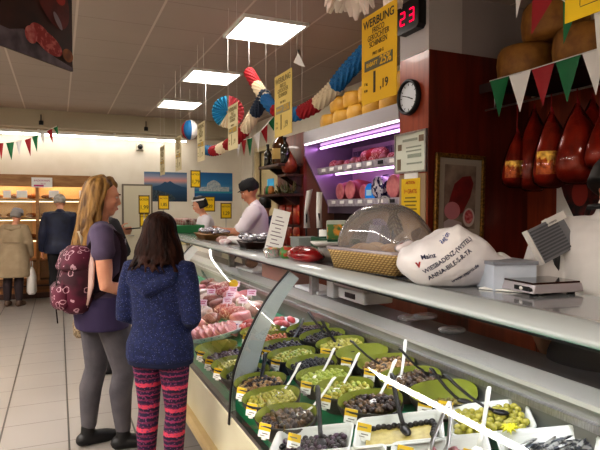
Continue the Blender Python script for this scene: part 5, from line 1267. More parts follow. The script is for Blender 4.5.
o = obj('wrapped_roll', MB().limb([(0, -.1, .035), (0, .1, .035)], [.034, .034], 12), mat('white wrap', 'dcd8d6', .4), None, (1.38, 4.36, SZ), rad(30)); tag(o, 'white wrapped roll on the shelf left of the dark brown tray', 'package')
sack('bread_pack', (1.32, 4.62, SZ), .06, .09, .06, mat('reddish pack', '7d3f38', .4, col2='b59a90', scale=25), 'small dark red pack on the shelf by the man\'s hands', 'package')
sack('white_pack', (1.28, 4.42, SZ), .05, .09, .045, mat('white red pack', 'd8cfcf', .4, col2='b5868a', scale=25), 'small white pack near the shelf edge in front of the man\'s hands', 'package')
t = thing('crate', 'green crate of small red tubs at the far end of counter', 'crate', (1.45, 6.9, SZ))
obj('crate_body', MB().bx(-.2, .2, -.3, .3, 0, .1), mat('green crate', '1d6a3a', .5), t, bevel=.01)
for k in range(10):
    o = obj('tub', MB().lathe([(.04, 0), (.05, .07), (.052, .075), (.02, .08)], n=14), mat('red tub', '8a2f30', .4, col2='d8c8c0', scale=30), None, (1.33 + .11 * (k % 2) + .08, 6.68 + .11 * (k // 2), SZ + .1)); tag(o, 'small red and white tub standing on the green crate', 'tub', 'red tubs on the green crate')
# ------------------------------------------------------------------ people
def hand(mb, w, d, n, curl=.5, s=1.0, thumb=1, spread=.08):
    """five fingered hand: w wrist, d pointing direction, n palm normal; thumb=+1/-1 picks the side"""
    w = Vector(w); d = Vector(d).normalized(); n = Vector(n); n = (n - d * n.dot(d)).normalized(); sd = d.cross(n) * thumb
    rings = []
    for k, (q, a, b) in enumerate(((0, .024, .02), (.03, .034, .018), (.065, .04, .016), (.092, .04, .013))):
        c = w + d * q * s; rings.append([c + sd * (a * s * math.cos(2 * PI * j / 12)) + n * (b * s * math.sin(2 * PI * j / 12)) for j in range(12)])
    mb.rings(rings)
    for k, (off, L, r) in enumerate(((.031, .072, .0085), (.011, .082, .009), (-.010, .076, .0085), (-.030, .06, .0075))):
        p = w + d * .085 * s + sd * off * s; pts = [p - d * .012 * s, p]; ang = 0; dd = d + sd * (off * spread * 10 / 3)
        for i, f in enumerate((.42, .33, .25)):
            ang += curl * (.55 if i == 0 else .8) + (k * .03)
            p = p + (dd * math.cos(ang) + n * math.sin(ang)).normalized() * L * f * s; pts.append(p)
        mb.limb(pts, [r * s * 1.05, r * s * 1.05, r * s, r * s * .92, r * s * .8], 8)
    p0 = w + d * .022 * s + sd * .026 * s; p1 = p0 + (d * .6 + sd * .8 + n * .25).normalized() * .04 * s; p2 = p1 + (d * .85 + sd * .35 + n * .45).normalized() * .034 * s; p3 = p2 + (d * .9 + n * .45).normalized() * .026 * s
    mb.limb([p0, p1, p2, p3], [.014 * s, .012 * s, .010 * s, .008 * s], 8)

TOR = [(.80, .0, .12, .10), (.86, -.01, .165, .115), (.93, -.01, .165, .115), (1.0, .0, .145, .102), (1.07, .0, .132, .095), (1.15, .0, .138, .098), (1.23, .01, .152, .108), (1.31, .0, .16, .105), (1.37, -.012, .158, .085), (1.405, -.018, .13, .068), (1.43, -.02, .075, .055)]
class Fig:
    def __init__(f, s=1.0, lean=0, wide=1.0, legw=None, armw=1.0, arms=None, legs=None, hyaw=0, hpit=0, hroll=0, belly=0, neck=0, sway=0):
        f.s, f.lean, f.wide, f.belly = s, rad(lean), wide, belly; f.legw = legw or (.5 + .5 * wide); f.armw = armw
        f.legs = legs or {1: [(.088, 0, .9), (.095, .012, .49), (.10, -.02, .085)], -1: [(-.088, 0, .9), (-.095, .012, .49), (-.10, -.02, .085)]}
        f.foot = {1: 8, -1: -8}
        a = {1: [(.172, -.015, 1.375), (.215, -.05, 1.10), (.225, .04, .86)], -1: [(-.172, -.015, 1.375), (-.215, -.05, 1.10), (-.225, .04, .86)]}
        f.arms = {k: [Vector(p) * s for p in (arms or a).get(k, a[k])] for k in (1, -1)}
        if lean:
            for k in (1, -1): f.arms[k][0] = f.up(Vector(a[k][0])) * s
        for k in (1, -1): f.arms[k][0].x *= wide
        hc = f.up(Vector((0, .015 + neck, 1.595)))
        f.head = Matrix.Translation(hc * s) @ Matrix.Rotation(rad(-hyaw), 4, 'Z') @ Matrix.Rotation(-f.lean * .6 - rad(hpit), 4, 'X') @ Matrix.Rotation(rad(hroll), 4, 'Y') @ Matrix.Scale(s, 4)
        f.hc = hc * s
    def up(f, p):
        p = Vector(p)
        if p.z < .9 or not f.lean: return p
        y, z = p.y, p.z - .9; c, n = math.cos(f.lean), math.sin(f.lean)
        return Vector((p.x, y * c + z * n, .9 - y * n + z * c))
    def torso(f, mb, off, z0=.8, z1=1.44, flare=0, n=22, closed=True, squash=1):
        rs = []; zs = [z0] + [t[0] for t in TOR if z0 < t[0] < z1] + [z1]
        for z in zs:
            for a, b in zip(TOR, TOR[1:]):
                if a[0] <= z <= b[0] or (z < TOR[0][0] and a is TOR[0]) or (z > TOR[-1][0] and b is TOR[-1]):
                    u = (z - a[0]) / (b[0] - a[0]); u = max(0, min(1, u)) ; q = [a[i] + (b[i] - a[i]) * u for i in range(4)]; break
            fl = flare * max(0, (1.1 - z)) if flare else 0
            if z < .86 and off > 0: q[2] = max(q[2], .165); q[3] = max(q[3], .115)
            rx, ry = (q[2] * (f.wide) + off + fl), (q[3] * (1 + (f.wide - 1) * .8) + off + fl)
            ring = []
            for j in range(n):
                a = 2 * PI * j / n; x, y = rx * math.copysign(abs(math.cos(a)) ** .85, math.cos(a)), ry * math.sin(a)
                if y > 0 and .9 < z < 1.25: y *= 1 + f.belly
                ring.append(f.up(Vector((x, q[1] + y, z))) * f.s)
            rs.append(ring)
        mb.rings(rs, 0, closed)
    def arm(f, mb, k, off, t0=0, t1=2, cuff=1.0):
        a = f.arms[k]; s = f.s; inner = f.up(Vector((k * .10, -.018, 1.375))) * s
        R_ = {0: .05, .5: .046, 1: .038, 1.3: .038, 2: .027}
        def pt(t): return a[0].lerp(a[1], t) if t <= 1 else a[1].lerp(a[2], t - 1)
        ts = [t for t in (0, .25, .5, .75, 1, 1.3, 1.65, 2) if t0 <= t < t1] + [t1]
        def rd(t): return (.05 - .012 * t if t <= 1 else .038 - .011 * (t - 1)) * s * (f.armw if t < 1.6 else 1) + off
        P = ([inner] if t0 == 0 else []) + [pt(t) for t in ts]; Q = ([.055 * s * f.armw + off] if t0 == 0 else []) + [rd(t) for t in ts]
        Q[-1] *= cuff
        mb.limb(P, Q, 12)
    def leg(f, mb, k, off, t1=2, hem=1.0):
        a = [Vector(p) * f.s for p in f.legs[k]]; s = f.s
        P = [a[0] + Vector((0, 0, .02)), a[0].lerp(a[1], .3), a[0].lerp(a[1], .7), a[1]]; Q = [.088, .083, .064, .054]
        if t1 > 1: P += [a[1].lerp(a[2], .3) + Vector((0, -.018 * s, 0)), a[1].lerp(a[2], .6) + Vector((0, -.01, 0)), a[2].lerp(a[1], .12)]; Q += [.056, .046, .036]
        Q = [q * s * f.legw + off for q in Q]; Q[-1] *= hem
        mb.limb(P, Q, 14)
    def shoe(f, mb, k, off=0):
        a = Vector(f.legs[k][2]) * f.s; s = f.s; M = Matrix.Rotation(rad(-f.foot[k]), 3, 'Z')
        g = lambda y, z: a * 1.0 + M @ Vector((0, y * s, 0)) + Vector((0, 0, z * s - a.z))
        mb.limb([a + Vector((0, 0, .03)), a - Vector((0, 0, .03 * s))], [.038 * s + off] * 2, 12)
        mb.limb([g(-.035, .04), g(.05, .042), g(.12, .034), g(.165, .03)], [.036 * s + off, .04 * s + off, .038 * s + off, .028 * s + off], 12)
    def body(f, mb):
        s = f.s; f.torso(mb, 0)
        mb.limb([f.up(Vector((0, -.02, 1.40))) * s, f.up(Vector((0, -.008, 1.47))) * s, f.hc + Vector((0, 0, -.03 * s))], [.058 * s, .05 * s, .052 * s], 12)
        for k in (1, -1): f.arm(mb, k, 0); f.leg(mb, k, 0); f.shoe(mb, k, -.004)
        mb.xf = f.head
        mb.ell((0, -.012, .03), (.074, .092, .086), 20, 12); mb.ell((0, .018, -.02), (.062, .07, .075), 18, 10)
        mb.limb([(0, .02, -.055), (0, .052, -.088)], [.046, .026], 14)
        mb.limb([(0, .082, .012), (0, .092, -.010), (0, .097, -.027)], [.009, .011, .0125], 8); mb.ell((.0, .088, -.033), (.016, .011, .008), 8, 6)
        mb.ell((0, .068, .03), (.054, .024, .014), 14, 7); mb.ell((0, .083, -.058), (.023, .010, .006), 10, 6); mb.ell((0, .081, -.069), (.02, .011, .007), 10, 6)
        for k in (1, -1): mb.ell((k * .038, .055, -.02), (.025, .025, .022), 10, 7); mb.ell((k * .074, -.008, -.005), (.009, .02, .032), 10, 8)
        mb.xf = Matrix()
    def eyes(f, t, col='4a3a2a'):
        for k in (1, -1):
            mb = MB(); mb.xf = f.head; mb.ell((k * .030, .0735, .008), (.011, .008, .005), 12, 8, mi=0); mb.ell((k * .030, .0795, .008), (.0055, .003, .0048), 10, 6, mi=1)
            obj('eye', mb, [mat('eye white', 'e6ded6', .3), mat('iris ' + col, col, .3)], t)
            mb = MB(); mb.xf = f.head; mb.tube([(k * .014, .094, .027), (k * .03, .093, .032), (k * .046, .082, .027)], [.003, .0035, .002], 6); obj('eyebrow', mb, mat('brow', '6a4a30', .8), t)
        mb = MB(); mb.xf = f.head; mb.ell((0, .0905, -.0635), (.021, .006, .006), 10, 6); obj('lips', mb, mat('lips', 'b5655c', .5), t)
def person(label, x, y, face, fig, skin, vox=.008, hands=(), z=0):
    """face: heading angle of the body, degrees counter-clockwise from +x"""
    t = thing('person', label, 'person', (x, y, z), rad(face - 90))
    mb = MB(); fig.body(mb)
    done = set()
    for k, d, n, curl in hands: hand(mb, fig.arms[k][2], d, n, curl, fig.s, thumb=k if d[2] > -.5 else k); done.add(k)
    for k in (1, -1):
        if k not in done: hand(mb, fig.arms[k][2], (fig.arms[k][2] - fig.arms[k][1]), (-k, 0, 0), .35, fig.s, thumb=k)
    fuse('body', mb, vox, skin, t, 3)
    return t
def garment(t, name, m, vox, fn, it=4):
    mb = MB(); fn(mb); return fuse(name, mb, vox, m, t, it)
def hair(t, fig, m, length, rx, ry, nstr, wave, seed, back=-.03, front=.02, curl=0, vox=.007, sweep=60, drop=0, it=1):
    """hair mass that leaves the face free, plus wavy locks laid over it"""
    rr = random.Random(seed); mb = MB(); mb.xf = fig.head
    def prof(z):
        if z > .035: return .090 * math.sqrt(max(0, 1 - ((z - .035) / .097) ** 2)), .100 * math.sqrt(max(0, 1 - ((z - .035) / .097) ** 2)), 0
        u = min(1, (.035 - z) / max(length, .02)); e = min(1, u * 1.6); e = e * e * (3 - 2 * e)
        return .090 + (rx - .090) * e + curl * max(0, u - .7) * .25, .100 + (ry - .100) * e + curl * max(0, u - .7) * .25, -drop * u
    def clip(p, z):
        lim = front if z < .035 else front + (z - .035) * .9
        return Vector((p.x, min(p.y, lim + (p.y - lim) * .1 if p.y > lim else p.y), p.z))
    zs = [.13, .122, .105, .08, .055, .035] + [.035 - length * .9 * q / 8 for q in range(1, 9)]
    rs = []
    for q, z in enumerate(zs):
        a, b, dy = prof(z); k = 1 if q < len(zs) - 1 else .75
        rs.append([clip(Vector((a * k * math.cos(2 * PI * j / 28), back + dy + b * k * math.sin(2 * PI * j / 28), z)), z) for j in range(28)])
    mb.rings(rs)
    mb.limb([(0, .02, .092), (0, .042, .083)], [.048, .032], 12)
    for k in range(nstr):
        a = rad(rr.uniform(180 - sweep * .2, 360 + sweep * .2)) if rr.random() < .85 else rad(rr.choice((-1, 1)) * 12 + rr.choice((0, 180)))
        L = length * rr.uniform(.78, 1.06); ph = rr.uniform(0, 6.28); fr = rr.uniform(1.2, 2.2); pts = []; r0 = rr.uniform(.008, .014)
        for q in range(15):
            v = q / 14; z = .132 - (L + .10) * (v ** 1.15); ax, by, dy = prof(z); u = max(0, (.035 - z) / length)
            w_ = math.sin(ph + fr * 6.28 * u) * wave * min(1, u * 2)
            aa = a + w_ / .1; ax = max(ax, .012); by = max(by, .012); out = 1.03 + w_ * 1.2
            pts.append(clip(Vector((ax * out * math.cos(aa), back + dy + by * out * math.sin(aa), z)), z))
        mb.limb(pts, [r0 * (1 - .5 * abs(q / 14 - .4)) * (1 if q < 12 else .7) for q in range(15)], 7)
    return fuse('hair', mb, vox, m, t, it, .4)

# ---- blonde woman with the backpack
f = Fig(1.0, legw=1.16, armw=1.12, arms={1: [(.188, -.03, 1.372), (.24, -.015, 1.06), (.15, .21, .985)], -1: [(-.172, -.015, 1.375), (-.215, .02, 1.08), (-.08, .22, 1.0)]}, wide=1.14, hyaw=6, hpit=8,
        legs={1: [(.075, .035, .9), (.09, .11, .49), (.10, .10, .085)], -1: [(-.075, -.03, .9), (-.075, -.035, .49), (-.06, -.09, .085)]})
W = person('woman with long wavy blonde hair, grey jeans and a purple top, seen in profile', .25, 3.66, 4, f, SKIN, .0065, hands=((1, (-.8, .5, .0), (0, .3, -1), .5), (-1, (.7, .6, 0), (0, .3, -1), .5)))
TOP = mat('dark purple jersey', '5a4d66', .85, col2='4d4159', scale=9)
def fn(mb):
    f.torso(mb, .012, .86, 1.425, flare=.06)
    for k in (1, -1): f.arm(mb, k, .014, 0, .33, 1.12)
garment(W, 'top', TOP, .009, fn)
def fn(mb): f.torso(mb, .022, .775, .98, flare=.06)
garment(W, 'tunic_hem', mat('dark violet tunic', '33274a', .8), .01, fn)
obj('printed_front', MB().strip([Vector((x, .125 + .02 * (1 - (x / .1) ** 2), 1.33)) for x in (-.1, -.05, 0, .05, .1)], [Vector((x, .125 + .02 * (1 - (x / .1) ** 2), .95)) for x in (-.1, -.05, 0, .05, .1)]), cells('white lace print', '3a3048', 'c9c2cc', 30, .8, .14), W)
def fn(mb):
    f.torso(mb, .008, .8, .98)
    for k in (1, -1): f.leg(mb, k, .007)
garment(W, 'jeans', mat('grey denim', '5b575c', .85, col2='4a464c', scale=7, bump=.2, bscale=120), .009, fn)
def fn(mb):
    for k in (1, -1): f.shoe(mb, k, .006)
garment(W, 'shoes', mat('black shoes', '141316', .5), .008, fn)
hair(W, f, mat('blonde hair', 'a07a44', .5, spec=.25, col2='553a1c', scale=30, stretch=(1, 1, .2), bump=.6, bscale=70), .40, .118, .085, 95, .022, 11, back=-.022, front=.0, drop=.045, vox=.0048)
f.eyes(W, '55606a')
# backpack
def rings_print(name, base, line, scale):
    m, nt, out = nm(name); p = N(nt, 'ShaderNodeBsdfPrincipled'); nt.links.new(p.outputs[0], out.inputs[0]); p.inputs['Roughness'].default_value = .75
    tc = N(nt, 'ShaderNodeTexCoord'); nz = N(nt, 'ShaderNodeTexNoise'); nz.inputs['Scale'].default_value = 45; nt.links.new(tc.outputs['Object'], nz.inputs['Vector'])
    v = N(nt, 'ShaderNodeTexVoronoi', feature='F1'); v.inputs['Scale'].default_value = scale; nt.links.new(tc.outputs['Object'], v.inputs['Vector'])
    ad = N(nt, 'ShaderNodeMath', operation='MULTIPLY_ADD'); nt.links.new(nz.outputs[0], ad.inputs[0]); ad.inputs[1].default_value = .35; nt.links.new(v.outputs[0], ad.inputs[2])
    sb = N(nt, 'ShaderNodeMath', operation='SUBTRACT'); nt.links.new(ad.outputs[0], sb.inputs[0]); sb.inputs[1].default_value = .5
    ab = N(nt, 'ShaderNodeMath', operation='ABSOLUTE'); nt.links.new(sb.outputs[0], ab.inputs[0])
    lt = N(nt, 'ShaderNodeMath', operation='LESS_THAN'); nt.links.new(ab.outputs[0], lt.inputs[0]); lt.inputs[1].default_value = .045
    n2 = N(nt, 'ShaderNodeTexNoise'); n2.inputs['Scale'].default_value = 7; nt.links.new(tc.outputs['Object'], n2.inputs['Vector'])
    cr = N(nt, 'ShaderNodeValToRGB'); cr.color_ramp.elements[0].position = .42; cr.color_ramp.elements[1].position = .58
    cr.color_ramp.elements[0].color = lin(base); cr.color_ramp.elements[1].color = lin('5a1530'); nt.links.new(n2.outputs[0], cr.inputs[0])
    mix = N(nt, 'ShaderNodeMix', data_type='RGBA'); nt.links.new(lt.outputs[0], mix.inputs[0]); nt.links.new(cr.outputs[0], mix.inputs[6]); mix.inputs[7].default_value = lin(line)
    nt.links.new(mix.outputs[2], p.inputs['Base Color']); return m
ux = Vector((math.cos(rad(14)), math.sin(rad(14)), 0))
BPc = Vector((.25, 3.66, 0)) - ux * .225 + Vector((.055, -.02, 0))
t = thing('backpack', 'burgundy backpack with white flower outlines worn by the blonde woman', 'backpack', (BPc.x, BPc.y, .93), rad(14 - 90)); t.scale = (.9, .95, .9)
BPM = rings_print('burgundy flower print', '360c1c', 'b58f98', 17)
def sup(rx, ry, z, e=.75, n=28, dy=0): return [Vector((rx * math.copysign(abs(math.cos(2 * PI * j / n)) ** e, math.cos(2 * PI * j / n)), dy + ry * math.copysign(abs(math.sin(2 * PI * j / n)) ** e, math.sin(2 * PI * j / n)), z)) for j in range(n)]
obj('pack_body', MB().rings([sup(.10, .06, -.045), sup(.15, .085, -.02), sup(.172, .1, .06), sup(.172, .1, .17), sup(.158, .092, .27, dy=.01), sup(.135, .078, .35, dy=.025), sup(.09, .05, .39, dy=.035)]), BPM, t)
obj('flap', MB().rings([sup(.160, .102, .25, dy=.0), sup(.162, .105, .27, dy=.0), sup(.145, .092, .36, dy=.015), sup(.10, .06, .405, dy=.03), sup(.03, .02, .412, dy=.035)]), BPM, t)
obj('front_pocket', MB().rings([sup(.09, .03, -.01, dy=-.095), sup(.125, .045, .02, dy=-.095), sup(.125, .045, .13, dy=-.095), sup(.1, .03, .16, dy=-.09)]), BPM, t)
ST_ = mat('pale pink strap', 'c9a89e', .8)
for k in (1, -1):
    obj('strap', MB().tube([(k * .10, .06, .38), (k * .125, .11, .49), (k * .13, .18, .515), (k * .135, .25, .47), (k * .15, .275, .36), (k * .17, .25, .22), (k * .17, .16, .12), (k * .15, .07, .06)], [.02] * 8, 10, sq=.35, up=(1, 0, 0)), mat('dark strap', '2a1420', .8) if k == 1 else ST_, t)
obj('side_panel', MB().tube([(.15, .03, .02), (.168, .05, .15), (.155, .06, .28), (.12, .07, .36)], [.02, .045, .045, .02], 10, sq=.4, up=(0, 1, 0)), ST_, t)
obj('top_handle', MB().tube([(-.04, .04, .40), (-.045, .03, .47), (-.015, .025, .50), (.02, .025, .50), (.05, .03, .46), (.045, .04, .40)], .011, 8, sq=.6), mat('beige handle', 'a89a84', .8), t)
obj('drawstring', MB().tube([(.03, -.1, .25), (.045, -.125, .16), (.04, -.13, .05), (.05, -.12, -.1)], .004, 6), mat('dark cord', '2a2020', .8), t)

# ---- girl
g = Fig(.868, arms={1: [(.172, -.015, 1.375), (.235, -.055, 1.10), (.12, .16, 1.02)], -1: [(-.172, -.015, 1.375), (-.225, -.04, 1.10), (-.10, .17, 1.03)]}, hyaw=-4, hpit=6, wide=1.06,
        legs={1: [(.088, 0, .9), (.10, .0, .49), (.10, -.03, .085)], -1: [(-.088, 0, .9), (-.095, .02, .49), (-.10, -.0, .085)]})
GI = person('girl with dark brown hair in a speckled navy hoodie and patterned pink leggings', .492, 2.945, 52, g, SKIN, .007)
NAV = cells('speckled navy knit', '1a2450', '6d76a0', 110, .9, .17, base2='141c40', mode='F1')
def fn(mb):
    g.torso(mb, .032, .83, 1.42, flare=.03)
    for k in (1, -1): g.arm(mb, k, .02, 0, 1.85, .9)
garment(GI, 'hoodie', NAV, .009, fn)
def fn(mb):
    s = g.s
    mb.limb([Vector((-.15, -.05, 1.40)) * s, Vector((-.12, -.12, 1.33)) * s, Vector((0, -.155, 1.27)) * s, Vector((.12, -.12, 1.33)) * s, Vector((.15, -.05, 1.40)) * s], [.025, .036, .04, .036, .025], 12)
    mb.limb([Vector((-.09, -.09, 1.38)) * s, Vector((0, -.11, 1.34)) * s, Vector((.09, -.09, 1.38)) * s], [.03, .035, .03], 12)
garment(GI, 'hood', NAV, .009, fn)
def fn(mb): g.torso(mb, .034, .80, .86, flare=.0)
garment(GI, 'hem_band', mat('navy rib', '131a3a', .9), .009, fn)
def leggings():
    m, nt, out = nm('fair isle leggings'); p = N(nt, 'ShaderNodeBsdfPrincipled'); nt.links.new(p.outputs[0], out.inputs[0]); p.inputs['Roughness'].default_value = .85
    tc = N(nt, 'ShaderNodeTexCoord'); sp_ = N(nt, 'ShaderNodeSeparateXYZ'); nt.links.new(tc.outputs['Object'], sp_.inputs[0])
    nz = N(nt, 'ShaderNodeTexNoise'); nz.inputs['Scale'].default_value = 60; nt.links.new(tc.outputs['Object'], nz.inputs['Vector'])
    ad = N(nt, 'ShaderNodeMath', operation='MULTIPLY_ADD'); nt.links.new(nz.outputs[0], ad.inputs[0]); ad.inputs[1].default_value = .018; nt.links.new(sp_.outputs[2], ad.inputs[2])
    dv = N(nt, 'ShaderNodeMath', operation='DIVIDE'); nt.links.new(ad.outputs[0], dv.inputs[0]); dv.inputs[1].default_value = .122
    fr = N(nt, 'ShaderNodeMath', operation='FRACT'); nt.links.new(dv.outputs[0], fr.inputs[0])
    cr = N(nt, 'ShaderNodeValToRGB'); cr.color_ramp.interpolation = 'CONSTANT'; e = cr.color_ramp.elements
    stops = [(0, '2a1a3c'), (.12, '6a2348'), (.2, '241634'), (.34, '8a2c55'), (.42, '2a1a3c'), (.56, '702848'), (.64, '241634'), (.76, 'c8405a'), (.93, '5a1e40')]
    e[0].position = 0; e[0].color = lin(stops[0][1]); e[1].position = stops[1][0]; e[1].color = lin(stops[1][1])
    for q, c in stops[2:]: n_ = e.new(q); n_.color = lin(c)
    nt.links.new(fr.outputs[0], cr.inputs[0])
    v = N(nt, 'ShaderNodeTexVoronoi', feature='F1'); v.inputs['Scale'].default_value = 75; nt.links.new(tc.outputs['Object'], v.inputs['Vector'])
    lt = N(nt, 'ShaderNodeMath', operation='LESS_THAN'); nt.links.new(v.outputs[0], lt.inputs[0]); lt.inputs[1].default_value = .3
    mx = N(nt, 'ShaderNodeMix', data_type='RGBA'); nt.links.new(lt.outputs[0], mx.inputs[0]); nt.links.new(cr.outputs[0], mx.inputs[6]); mx.inputs[7].default_value = lin('7a3a62')
    nt.links.new(mx.outputs[2], p.inputs['Base Color']); return m
def fn(mb):
    g.torso(mb, .004, .8, .95)
    for k in (1, -1): g.leg(mb, k, .008)
garment(GI, 'leggings', leggings(), .008, fn)
def fn(mb):
    for k in (1, -1): g.shoe(mb, k, .006)
garment(GI, 'shoes', mat('dark shoes', '1c1a20', .5), .009, fn)
hair(GI, g, mat('dark brown hair', '34190f', .6, spec=.15, col2='170a07', scale=30, stretch=(1, 1, .2), bump=.6, bscale=70), .25, .138, .112, 100, .010, 4, back=-.018, front=.02, curl=.5, vox=.0055)

# ---- person behind the blonde woman, only a dark sleeve and hand in view
h_ = Fig(1.0, arms={1: [(.172, -.015, 1.375), (.25, .06, 1.13), (-.02, .13, 1.30)], -1: [(-.172, -.015, 1.375), (-.22, -.02, 1.10), (-.22, .06, .86)]})
HP = person('person in black jacket half hidden behind the blonde woman, holding up a phone', .40, 5.35, 20, h_, SKIN, .009, hands=((1, (.5, .87, .12), (-.8, .4, .1), .9),))
DK = mat('black jacket cloth', '1a191c', .8, col2='232226', scale=9)
def fn(mb):
    h_.torso(mb, .03, .78, 1.43)
    for k in (1, -1): h_.arm(mb, k, .022, 0, 1.9)
garment(HP, 'jacket', DK, .011, fn)
def fn(mb):
    h_.torso(mb, .01, .8, .95)
    for k in (1, -1): h_.leg(mb, k, .014)
garment(HP, 'trousers', mat('dark trousers', '2a282b', .85), .011, fn)
def fn(mb):
    for k in (1, -1): h_.shoe(mb, k, .006)
garment(HP, 'shoes', mat('black shoes', '', .5), .01, fn)
hair(HP, h_, mat('brown hair', '4a3424', .6), .06, .09, .09, 0, 0, 2)
M = HP.matrix_basis @ Matrix.Translation(h_.arms[1][2]) @ Matrix.Translation((.04, .10, .03)) @ Matrix.Rotation(rad(-30), 4, 'Z') @ Matrix.Rotation(rad(5), 4, 'X')
t = thing('phone', 'dark phone held up by the half hidden person', 'phone', M=M); obj('phone_body', MB().box((0, .03, 0), (.07, .14, .01)), BLACK, t, bevel=.004); obj('screen', MB().box((0, .03, .0055), (.062, .125, .001)), mat('dark screen', '20242c', .1), t)
p = at(79.5, 330, Y=5.0)
t = thing('handbag', 'beige woven handbag hanging left of the blonde woman\'s legs', 'bag', (p.x, p.y, p.z - .06))
obj('bag_body', MB().rings([sup(.03, .05, 0), sup(.05, .11, .03), sup(.055, .12, .12), sup(.03, .1, .2)]), mat('beige weave', 'a8957a', .8, col2='6f5f4a', scale=50, contrast=(.45, .55)), t)
obj('bag_strap', MB().tube([(0, -.09, .19), (.05, -.04, .45), (.13, .1, .72), (.18, .2, .86)], .008, 6), mat('brown strap', '4a3a2a', .7), t)

# ---- far man in dark jacket
m1 = Fig(1.02, hpit=10, hyaw=5, wide=1.08, arms={1: [(.172, -.015, 1.375), (.22, .02, 1.10), (.20, .22, .98)], -1: [(-.172, -.015, 1.375), (-.25, .0, 1.10), (-.27, .08, .84)]})
MN = person('white haired man in a dark navy padded jacket facing the bread shelf', .02, 9.45, 84, m1, SKIN, .011)
def fn(mb):
    m1.torso(mb, .055, .80, 1.44)
    for k in (1, -1): m1.arm(mb, k, .032, 0, 1.88)
    mb.limb([m1.up(Vector((0, -.02, 1.42))), m1.up(Vector((0, -.02, 1.46)))], [.085, .075], 14)
garment(MN, 'jacket', mat('navy padded cloth', '12172b', .6, col2='1c2440', scale=8), .013, fn)
def fn(mb):
    m1.torso(mb, .01, .8, .95)
    for k in (1, -1): m1.leg(mb, k, .018)
garment(MN, 'trousers', mat('black trousers', '18171a', .85), .012, fn)
def fn(mb):
    for k in (1, -1): m1.shoe(mb, k, .008)
garment(MN, 'shoes', mat('black shoes', '', .5), .011, fn)
hair(MN, m1, mat('white hair', 'b5b0a8', .7, col2='8f8a82', scale=25), .06, .088, .09, 0, 0, 2, vox=.011)

# ---- elderly person in the beige coat
c1 = Fig(.885, lean=12, hpit=14, hyaw=10, arms={1: [(.172, -.015, 1.375), (.235, .10, 1.10), (.22, .17, .86)], -1: [(-.172, -.015, 1.375), (-.24, .02, 1.08), (-.22, .14, .88)]})
CT = person('elderly person in long beige coat and grey hat at far left, holding a white bag', -.66, 9.55, 70, c1, SKIN, .011)
BC = mat('beige coat cloth', 'a8957a', .85, col2='97846a', scale=6)
def fn(mb):
    c1.torso(mb, .05, .80, 1.43)
    rs = []
    for z, rx, ry, yo in ((.98, .20, .16, .0), (.8, .235, .19, -.01), (.6, .25, .205, -.01), (.47, .26, .21, -.01), (.46, .24, .19, -.01)): rs.append([Vector((rx * math.cos(2 * PI * j / 22), yo + ry * math.sin(2 * PI * j / 22) + .008 * math.cos(j * 2.1), z)) for j in range(22)])
    mb.rings(rs)
    for k in (1, -1): c1.arm(mb, k, .034, 0, 1.85, 1.05)
garment(CT, 'coat', BC, .013, fn)
def fn(mb): mb.limb([c1.up(Vector((-.1, -.10, 1.38))) * .885, c1.up(Vector((0, -.13, 1.36))) * .885, c1.up(Vector((.1, -.10, 1.38))) * .885], [.045, .055, .045], 12)
garment(CT, 'collar', BC, .013, fn)
obj('coat_belt', MB().rings([[c1.up(Vector((.195 * math.cos(2 * PI * j / 24), .005 + .155 * math.sin(2 * PI * j / 24), z))) * .885 * 1.03 for j in range(24)] for z in (1.03, 1.08)], 0, False), mat('darker beige belt', '8a7860', .85), CT)
def fn(mb):
    for k in (1, -1): c1.leg(mb, k, .02)
garment(CT, 'trousers', mat('dark brown trousers', '33272a', .85), .012, fn)
def fn(mb):
    for k in (1, -1): c1.shoe(mb, k, .008)
garment(CT, 'shoes', mat('brown shoes', '5a4538', .5), .011, fn)
hair(CT, c1, mat('grey hair', '8f8a86', .7), .07, .088, .09, 0, 0, 2, vox=.011)
mb = MB(); mb.xf = c1.head; mb.lathe([(.105, .055), (.112, .06), (.1, .075), (.098, .12), (.08, .15), (.02, .158)], n=22); obj('hat', mb, mat('grey hat', '8f8d90', .8), CT)
hp = CT.matrix_basis @ c1.arms[1][2]
t = thing('carrier_bag', 'white carrier bag hanging from the hand of the person in beige coat', 'bag', (hp.x + .02, hp.y - .03, hp.z - .07))
obj('bag_body', MB().rings([sup(.05, .12, -.52), sup(.075, .15, -.48), sup(.07, .15, -.25), sup(.04, .13, -.14), sup(.02, .11, -.10)]), mat('white carrier film', 'd8d2cc', .4), t)
for k in (1, -1): obj('handle', MB().tube([(k * .015, -.07, -.11), (k * .012, -.03, .0), (k * .01, .03, .0), (k * .015, .07, -.11)], .006, 6), mat('white carrier film', '', .4), t)

# ---- man in white behind the counter
s1 = Fig(1.08, lean=6, hpit=22, hyaw=-8, wide=1.3, armw=1.2, belly=.2, arms={1: [(.172, -.015, 1.375), (.25, .24, 1.14), (.14, .48, 1.20)], -1: [(-.172, -.015, 1.375), (-.27, .17, 1.17), (-.13, .46, 1.20)]})
SM = person('shop assistant in white polo shirt and black cap, bending over behind counter', 2.06, 5.79, 158, s1, SKIN2, .008, hands=((1, (-.3, .9, -.25), (0, -.2, -1), .6), (-1, (.3, .9, -.2), (0, -.2, -1), .6)))
WSH = mat('white shirt cloth', 'e6dee2', .8, col2='d9cfd6', scale=6)
def fn(mb):
    s1.torso(mb, .022, .80, 1.435, flare=.02)
    for k in (1, -1): s1.arm(mb, k, .024, 0, .78, 1.1)
    mb.limb([s1.up(Vector((0, -.03, 1.42))) * 1.08, s1.up(Vector((0, -.02, 1.455))) * 1.08], [.075, .066], 14)
garment(SM, 'shirt', WSH, .01, fn)
def fn(mb):
    s1.torso(mb, .01, .8, .95)
    for k in (1, -1): s1.leg(mb, k, .016)
